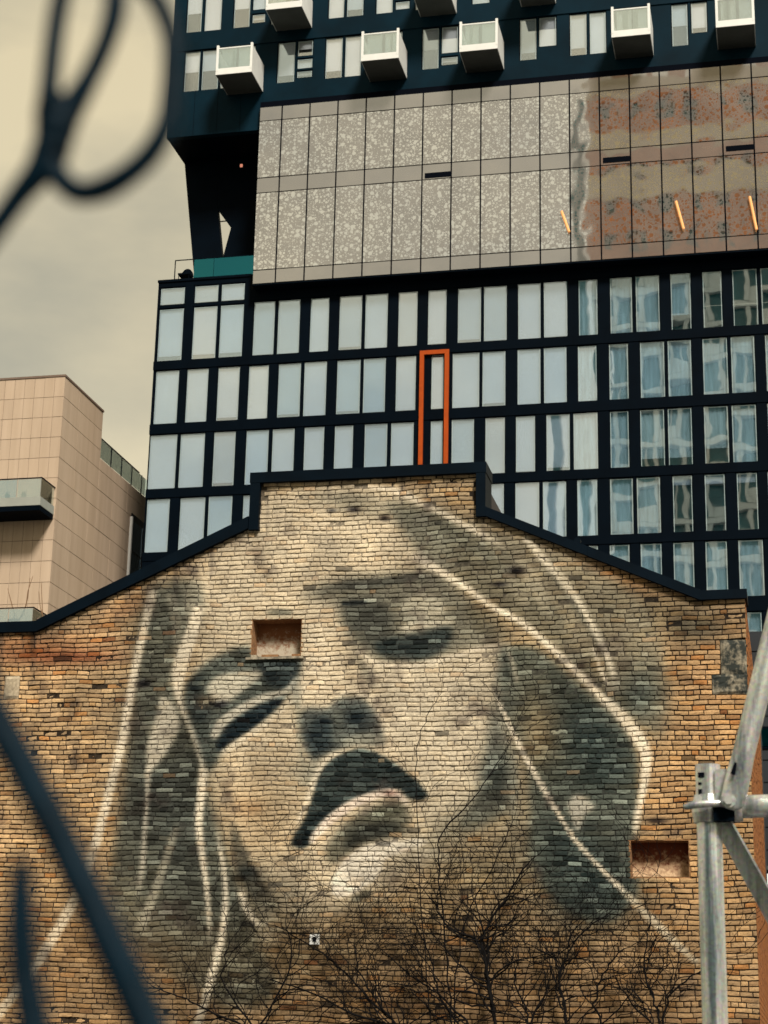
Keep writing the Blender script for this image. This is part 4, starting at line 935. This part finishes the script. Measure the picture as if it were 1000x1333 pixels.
# ================================================================== BARE SHRUBS against the wall
def shrub(lab, stems, seed, spread=1.0, depth=4, girth=.023):
    """stems: lists of photo points on the plane just in front of the wall, from the foot upwards"""
    r = random.Random(seed); Yp = YW - .22
    p0 = onY(*stems[0][0], Yp); foot = np.array([p0[0] + .05, Yp, 0.0])
    t = thing('bare_shrub', lab, 'shrub', foot, 'leafless shrubs along the foot of the mural wall')
    trunk, crown = MB(), MB()
    def grow(p, d, L, rad, lev):
        n = max(3, int(L / .07)); pts = [p]; rr = [rad]; d = d.copy()
        for i in range(n):
            d = nrm(d + np.array([r.gauss(0, .30), r.gauss(0, .05), r.gauss(0, .22) + .05])); d[1] *= .6
            p = p + d * (L / n); p[1] = min(max(p[1], -.45), .12); pts.append(p.copy()); rr.append(rad * (1 - .72 * (i + 1) / n))
            if lev > 0 and i >= 1 and r.random() < .195:
                s = r.choice((-1, 1)); a = r.uniform(.4, 1.05) * s; c_, s_ = math.cos(a), math.sin(a)
                nd = np.array([d[0] * c_ - d[2] * s_, d[1] + r.gauss(0, .1), d[0] * s_ + d[2] * c_])
                grow(p.copy(), nd, L * r.uniform(.38, .7), max(rr[-1] * .7, .0036), lev - 1)
        crown.tube(pts, [max(q, .0034) for q in rr], 4 if lev else 3, cap=False)
    for st_ in stems:
        w = [onY(x, y, Yp) - foot for x, y in st_]
        w = [np.array([.0, 0, .0]), np.array([w[0][0] * .6, 0, max(.4, w[0][2] * .55)])] + w
        C = crom(w, 5); C = [c + np.array([r.gauss(0, .014), r.gauss(0, .012), 0]) for c in C]; n = len(C)
        rd = [girth * (1 - .66 * i / n) for i in range(n)]
        trunk.tube(C, rd, 6)
        for i in range(int(n * .32), n):
            if r.random() < .66 * spread or i == n - 1:
                d = nrm(C[min(i + 1, n - 1)] - C[i - 1]); a = r.uniform(.35, 1.1) * r.choice((-1, 1)) if i < n - 1 else 0
                c_, s_ = math.cos(a), math.sin(a); nd = np.array([d[0] * c_ - d[2] * s_, r.gauss(0, .1), d[0] * s_ + d[2] * c_])
                grow(C[i].copy(), nd, r.uniform(.55, 1.35), rd[i] * .66, depth - 2)
    trunk.build('trunk', M_wood, t, True); crown.build('branches', M_wood, t)['kind'] = 'stuff'
shrub('leafless shrub with one upright trunk forking wide below the painted cheek', [[(646, 1345), (638, 1290), (630, 1240), (628, 1222), (640, 1195), (664, 1160), (685, 1125)], [(646, 1345), (638, 1290), (631, 1245), (618, 1222), (585, 1208), (562, 1170)]], 3, 1.0, 4, .031)
shrub('leafless shrub forking under the painted neck strand, right of the upright forked shrub', [[(738, 1345), (731, 1300), (729, 1272), (740, 1240), (760, 1212), (790, 1190)], [(738, 1345), (730, 1285), (722, 1250), (700, 1235)]], 5)
shrub('leafless shrub leaning left in long low branches beside the white utility box', [[(520, 1345), (480, 1300), (440, 1258), (410, 1235), (360, 1205)], [(520, 1345), (495, 1310), (470, 1270), (462, 1235)], [(515, 1345), (460, 1320), (400, 1290), (350, 1275)]], 8)
shrub('leafless shrub of thick low slanting stems between the utility box and the upright forked shrub', [[(612, 1345), (590, 1312), (562, 1288), (535, 1270), (500, 1240)], [(600, 1345), (575, 1300), (560, 1250), (545, 1210)]], 13)
shrub('leafless shrub curving right towards the scaffold pole', [[(862, 1345), (868, 1305), (885, 1282), (915, 1262)], [(860, 1345), (850, 1300), (838, 1260), (842, 1215)], [(856, 1345), (825, 1310), (800, 1270)]], 21, .8)
shrub('tall thin leafless climber reaching across the painted cheek', [[(560, 1345), (556, 1260), (548, 1180), (545, 1100), (541, 1005), (553, 940), (571, 908)]], 34, .28, 3, .013)
shrub('thin leafless climber slanting up to the painted ear strand', [[(590, 1345), (580, 1230), (572, 1130), (575, 1085), (611, 1047), (640, 1005), (660, 976)], [(590, 1345), (600, 1220), (640, 1130), (668, 1070)]], 55, .5, 4, .016)
shrub('low tangled leafless shrub at the foot of the painted hair', [[(330, 1345), (310, 1310), (290, 1270), (300, 1225)], [(335, 1345), (360, 1300), (380, 1250), (372, 1200)], [(325, 1345), (280, 1320), (240, 1300), (200, 1285)]], 89, .9)
shrub('leafless shrub spreading low between the forked trunks', [[(690, 1345), (684, 1310), (670, 1280), (676, 1240)], [(690, 1345), (700, 1310), (712, 1290), (708, 1262)], [(780, 1345), (776, 1300), (790, 1262), (812, 1235)]], 144, .9)

# ================================================================== SCAFFOLD, right foreground
YC = 4.4
def sc(px, py, dy=0.0): return onY(px, py, YC + dy)
xp = sc(926, 1160)[0]
scf = thing('scaffold_frame', 'galvanised steel scaffold pole with braces bolted to its top coupler', 'scaffold', (xp, YC, 0)); OS = np.array([xp, YC, 0])
zt_ = sc(923, 996)[2]; R = .0292
def ring_tube(name, p0, p1, r, mat, parent, inner=.8, sides=28):
    """open hollow tube"""
    p0, p1 = np.array(p0, float), np.array(p1, float); t = nrm(p1 - p0); a = nrm(np.cross(t, [0.3, 1, .2])); b = np.cross(t, a)
    vs = []; rings = [(p0, r), (p1, r), (p1, r * inner), (p0 + (p1 - p0) * .0, r * inner)]
    for p, rr in rings:
        for k in range(sides): w = 2 * math.pi * k / sides; vs.append(p + rr * (math.cos(w) * a + math.sin(w) * b))
    fs = [((i % 4) * sides + k, (i % 4) * sides + (k + 1) % sides, ((i + 1) % 4) * sides + (k + 1) % sides, ((i + 1) % 4) * sides + k) for i in range(4) for k in range(sides)]
    return obj(name, mesh_from(name, vs, fs, mat), parent, smooth=False)
pole = ring_tube('pole', (0, 0, .02), (0, 0, zt_), R, M_galv, scf)
for pz_, w_, h_ in ((1011, .011, .012), (1022, .005, .006), (1032, .006, .010), (1037, .011, .008)):
    z = sc(918, pz_)[2]; MB().box(-.022, -.022 + w_ * 1.4, -.0285, -.0255 + .004, z - h_ / 2, z + h_ / 2).build('punched_hole', M_dark, pole)
MB().box(-.09, .09, -.09, .09, 0, .02).build('base_plate', M_galv, scf)
zc = sc(930, 1052)[2]
# coupler: collar, rosette, wedge
MB().tube([(0, 0, zc - .035), (0, 0, zc - .012), (0, 0, zc + .004), (0, 0, zc + .03)], [R + .006, R + .010, R + .010, R + .004], 20).build('coupler', M_galv, scf)
MB().tube([(0, 0, zc - .006), (0, 0, zc + .004)], [R + .008, R + .008], 8).build('rosette', M_galv, scf)
w0 = sc(890, 1051, -.06) - OS; w1 = sc(908, 1047, -.06) - OS; w2 = sc(936, 1046, -.055) - OS; w3 = sc(962, 1050, -.03) - OS
MB().tube(crom([w0, w1, w2, w3], 4), [.0055, .0075, .0085, .009, .009, .009, .009, .009, .009, .009, .009, .009, .007], 8).build('wedge_handle', M_galv, scf, True)
for a in (.2, 2.2): 
    c = np.array([.035 * math.cos(a), -.04, zc + .02 * math.sin(a)]); MB().tube([c, c + np.array([0, -.016, 0])], .009, 6).build('bolt', M_bolt, scf)
MB().box(.012, .06, -.05, -.02, zc - .036, zc + .004).build('dark_gap_block', M_frame, scf)  # dark block stands in for the shaded gap under the coupler
# gusset plate behind the brace foot
gp = [sc(x, y, -.02) - OS for x, y in ((931, 1003), (946, 1002), (948, 1046), (931, 1046))]; MB().prism([(p[0], p[2]) for p in gp][::-1], -.034, -.026).build('gusset', M_galv, scf)
# rising brace: flattened foot and tube
a = sc(953, 1046, -.06) - OS; b = sc(966, 990, -.06) - OS; e = sc(1040, 690, -.06) - OS
br = MB(); n = 14; vs = []
axis = nrm(e - b); side = nrm(np.cross(axis, [0, 1, 0])); dep = np.cross(side, axis)
prof = [(a - (b - a) * .14, .012, .004), (a - (b - a) * .06, .023, .0055), (a, .0275, .006), (a + (b - a) * .35, .029, .008), (a + (b - a) * .75, .028, .015), (b, .0262, .024), (b + (e - b) * .06, .0255, .0255), (e, .0255, .0255)]
for p, rw, rd in prof:
    for k in range(20): w = 2 * math.pi * k / 20; vs.append(p + side * rw * math.cos(w) + dep * rd * math.sin(w))
fs = [(i * 20 + k, i * 20 + (k + 1) % 20, (i + 1) * 20 + (k + 1) % 20, (i + 1) * 20 + k) for i in range(len(prof) - 1) for k in range(20)] + [tuple(range(19, -1, -1))]
brace = obj('rising_brace', mesh_from('rising_brace', vs, fs, M_galv), scf, smooth=True)
c = sc(948.5, 1042, -.07) - OS; MB().tube([c, c + np.array([0, -.012, 0])], .011, 6).build('bolt', M_bolt, brace); MB().tube([c, c + np.array([0, -.004, 0])], .017, 16).build('washer', M_galv, brace)
q_ = sc(954, 1008, -.078) - OS; MB().tube([q_, q_ + nrm(e - b) * .028], [.006, .003], 6).build('crimp_slot', M_dark, brace)
# ledger running right, lower brace of angle iron
MB().tube([sc(945, 1051, .0) - OS, sc(1000, 1049, .0) - OS, sc(1400, 1037, 0) - OS], .0265, 20).build('ledger', M_galv, scf, True)
MB().tube([sc(938, 1054, .0) - OS, sc(966, 1052, .0) - OS], .031, 14).build('ledger_head', M_galv, scf, True)
p0 = sc(938, 1066, -.01) - OS; p1 = sc(1100, 1358, -.01) - OS; ax = nrm(p1 - p0); sd_ = nrm(np.cross(ax, [0, 1, 0])); 
if sd_[0] < 0: sd_ = -sd_
w_ = .021
lb = MB()
def bar(o0, o1, ya, yb):
    vs = [p + sd_ * o + np.array([0, y, 0]) for p in (p0, p1) for o in (o0, o1) for y in (ya, yb)]
    lb.add(vs, [(0, 1, 3, 2), (4, 6, 7, 5), (0, 4, 5, 1), (2, 3, 7, 6), (0, 2, 6, 4), (1, 5, 7, 3)])
bar(-w_, w_ - .004, .012, .016); bar(w_ - .004, w_, -.03, .016)
lb.build('lower_brace', M_galv, scf)
# far post carrying ledger and brace outside the picture
xo = sc(1400, 1037)[0] - xp
ring_tube('pole', (xo, 0, .02), (xo, 0, zt_ + .9), R, M_galv, scf); MB().box(xo - .09, xo + .09, -.09, .09, 0, .02).build('base_plate', M_galv, scf)

# ================================================================== IRON GATE, left foreground (out of focus)
YI = .38
gt = thing('iron_gate', 'out-of-focus dark wrought-iron gate with looping leaf scroll and slanting bars', 'gate', (-.31, YI, 0)); OI = np.array([-.31, YI, 0])
def ir(pts, w, name, dy=0.0, n=8, par=gt):
    P = crom([onY(x, y, YI + dy) - OI for x, y in pts], n); k = len(P)
    rad = [q * .5 * YI / F * 2.2 for q in (np.interp(np.linspace(0, 1, k), np.linspace(0, 1, len(w)), w) if not np.isscalar(w) else [w] * k)]
    return MB().tube(P, rad, 12).build(name, M_iron, par, True)
I1 = lambda l: [(x / 2.941, y / 2.941) for x, y in l]
ir(I1([(-240, 1180), (-110, 1000), (0, 850), (80, 740), (150, 655), (195, 560)]), [17, 17, 17, 18, 22, 26], 'stem')
ir(I1([(195, 620), (186, 520), (184, 420), (192, 300), (206, 160), (228, 20), (260, -120)]), [22, 20, 18, 15, 15, 15, 15], 'leaf_scroll')
ir(I1([(200, 600), (222, 480), (280, 400), (345, 290), (405, 160), (440, 30), (430, -90), (345, -170), (255, -130)]), [24, 30, 20, 16, 16, 17, 16, 15, 15], 'leaf_scroll')
ir(I1([(185, 470), (225, 410), (262, 380)]), [24, 34, 16], 'leaf_web')
ir(I1([(190, 560), (205, 640), (245, 700), (310, 738), (400, 720), (500, 660), (585, 575), (640, 460), (658, 310), (660, 160), (625, 45), (560, -50), (440, -110)]), [20, 18, 17, 17, 18, 17, 17, 16, 15, 15, 15, 15, 14], 'leaf_scroll')
ir([(-190, 640), (-80, 805), (0, 944), (55, 1045), (104, 1143), (150, 1240), (199, 1352), (242, 1460)], [24, 24, 24, 24, 24, 25, 26, 27], 'slanting_bar')
ir([(29, 1118), (27, 1174), (31, 1257), (46, 1345), (70, 1480)], [13, 18, 20, 22, 24], 'slanting_bar', -.04)
xq = onY(-190, 700, YI)[0] + .31
MB().box(xq - .012, xq + .012, -.012, .012, 0, 2.12).build('post', M_iron, gt)
zr_ = onY(100, 1460, YI)[2]
MB().box(xq - .01, .30, -.07, .012, zr_ - .03, zr_ + .004).build('bottom_rail', M_iron, gt)
MB().box(.276, .3, -.012, .012, 0, zr_ - .03).build('post', M_iron, gt)
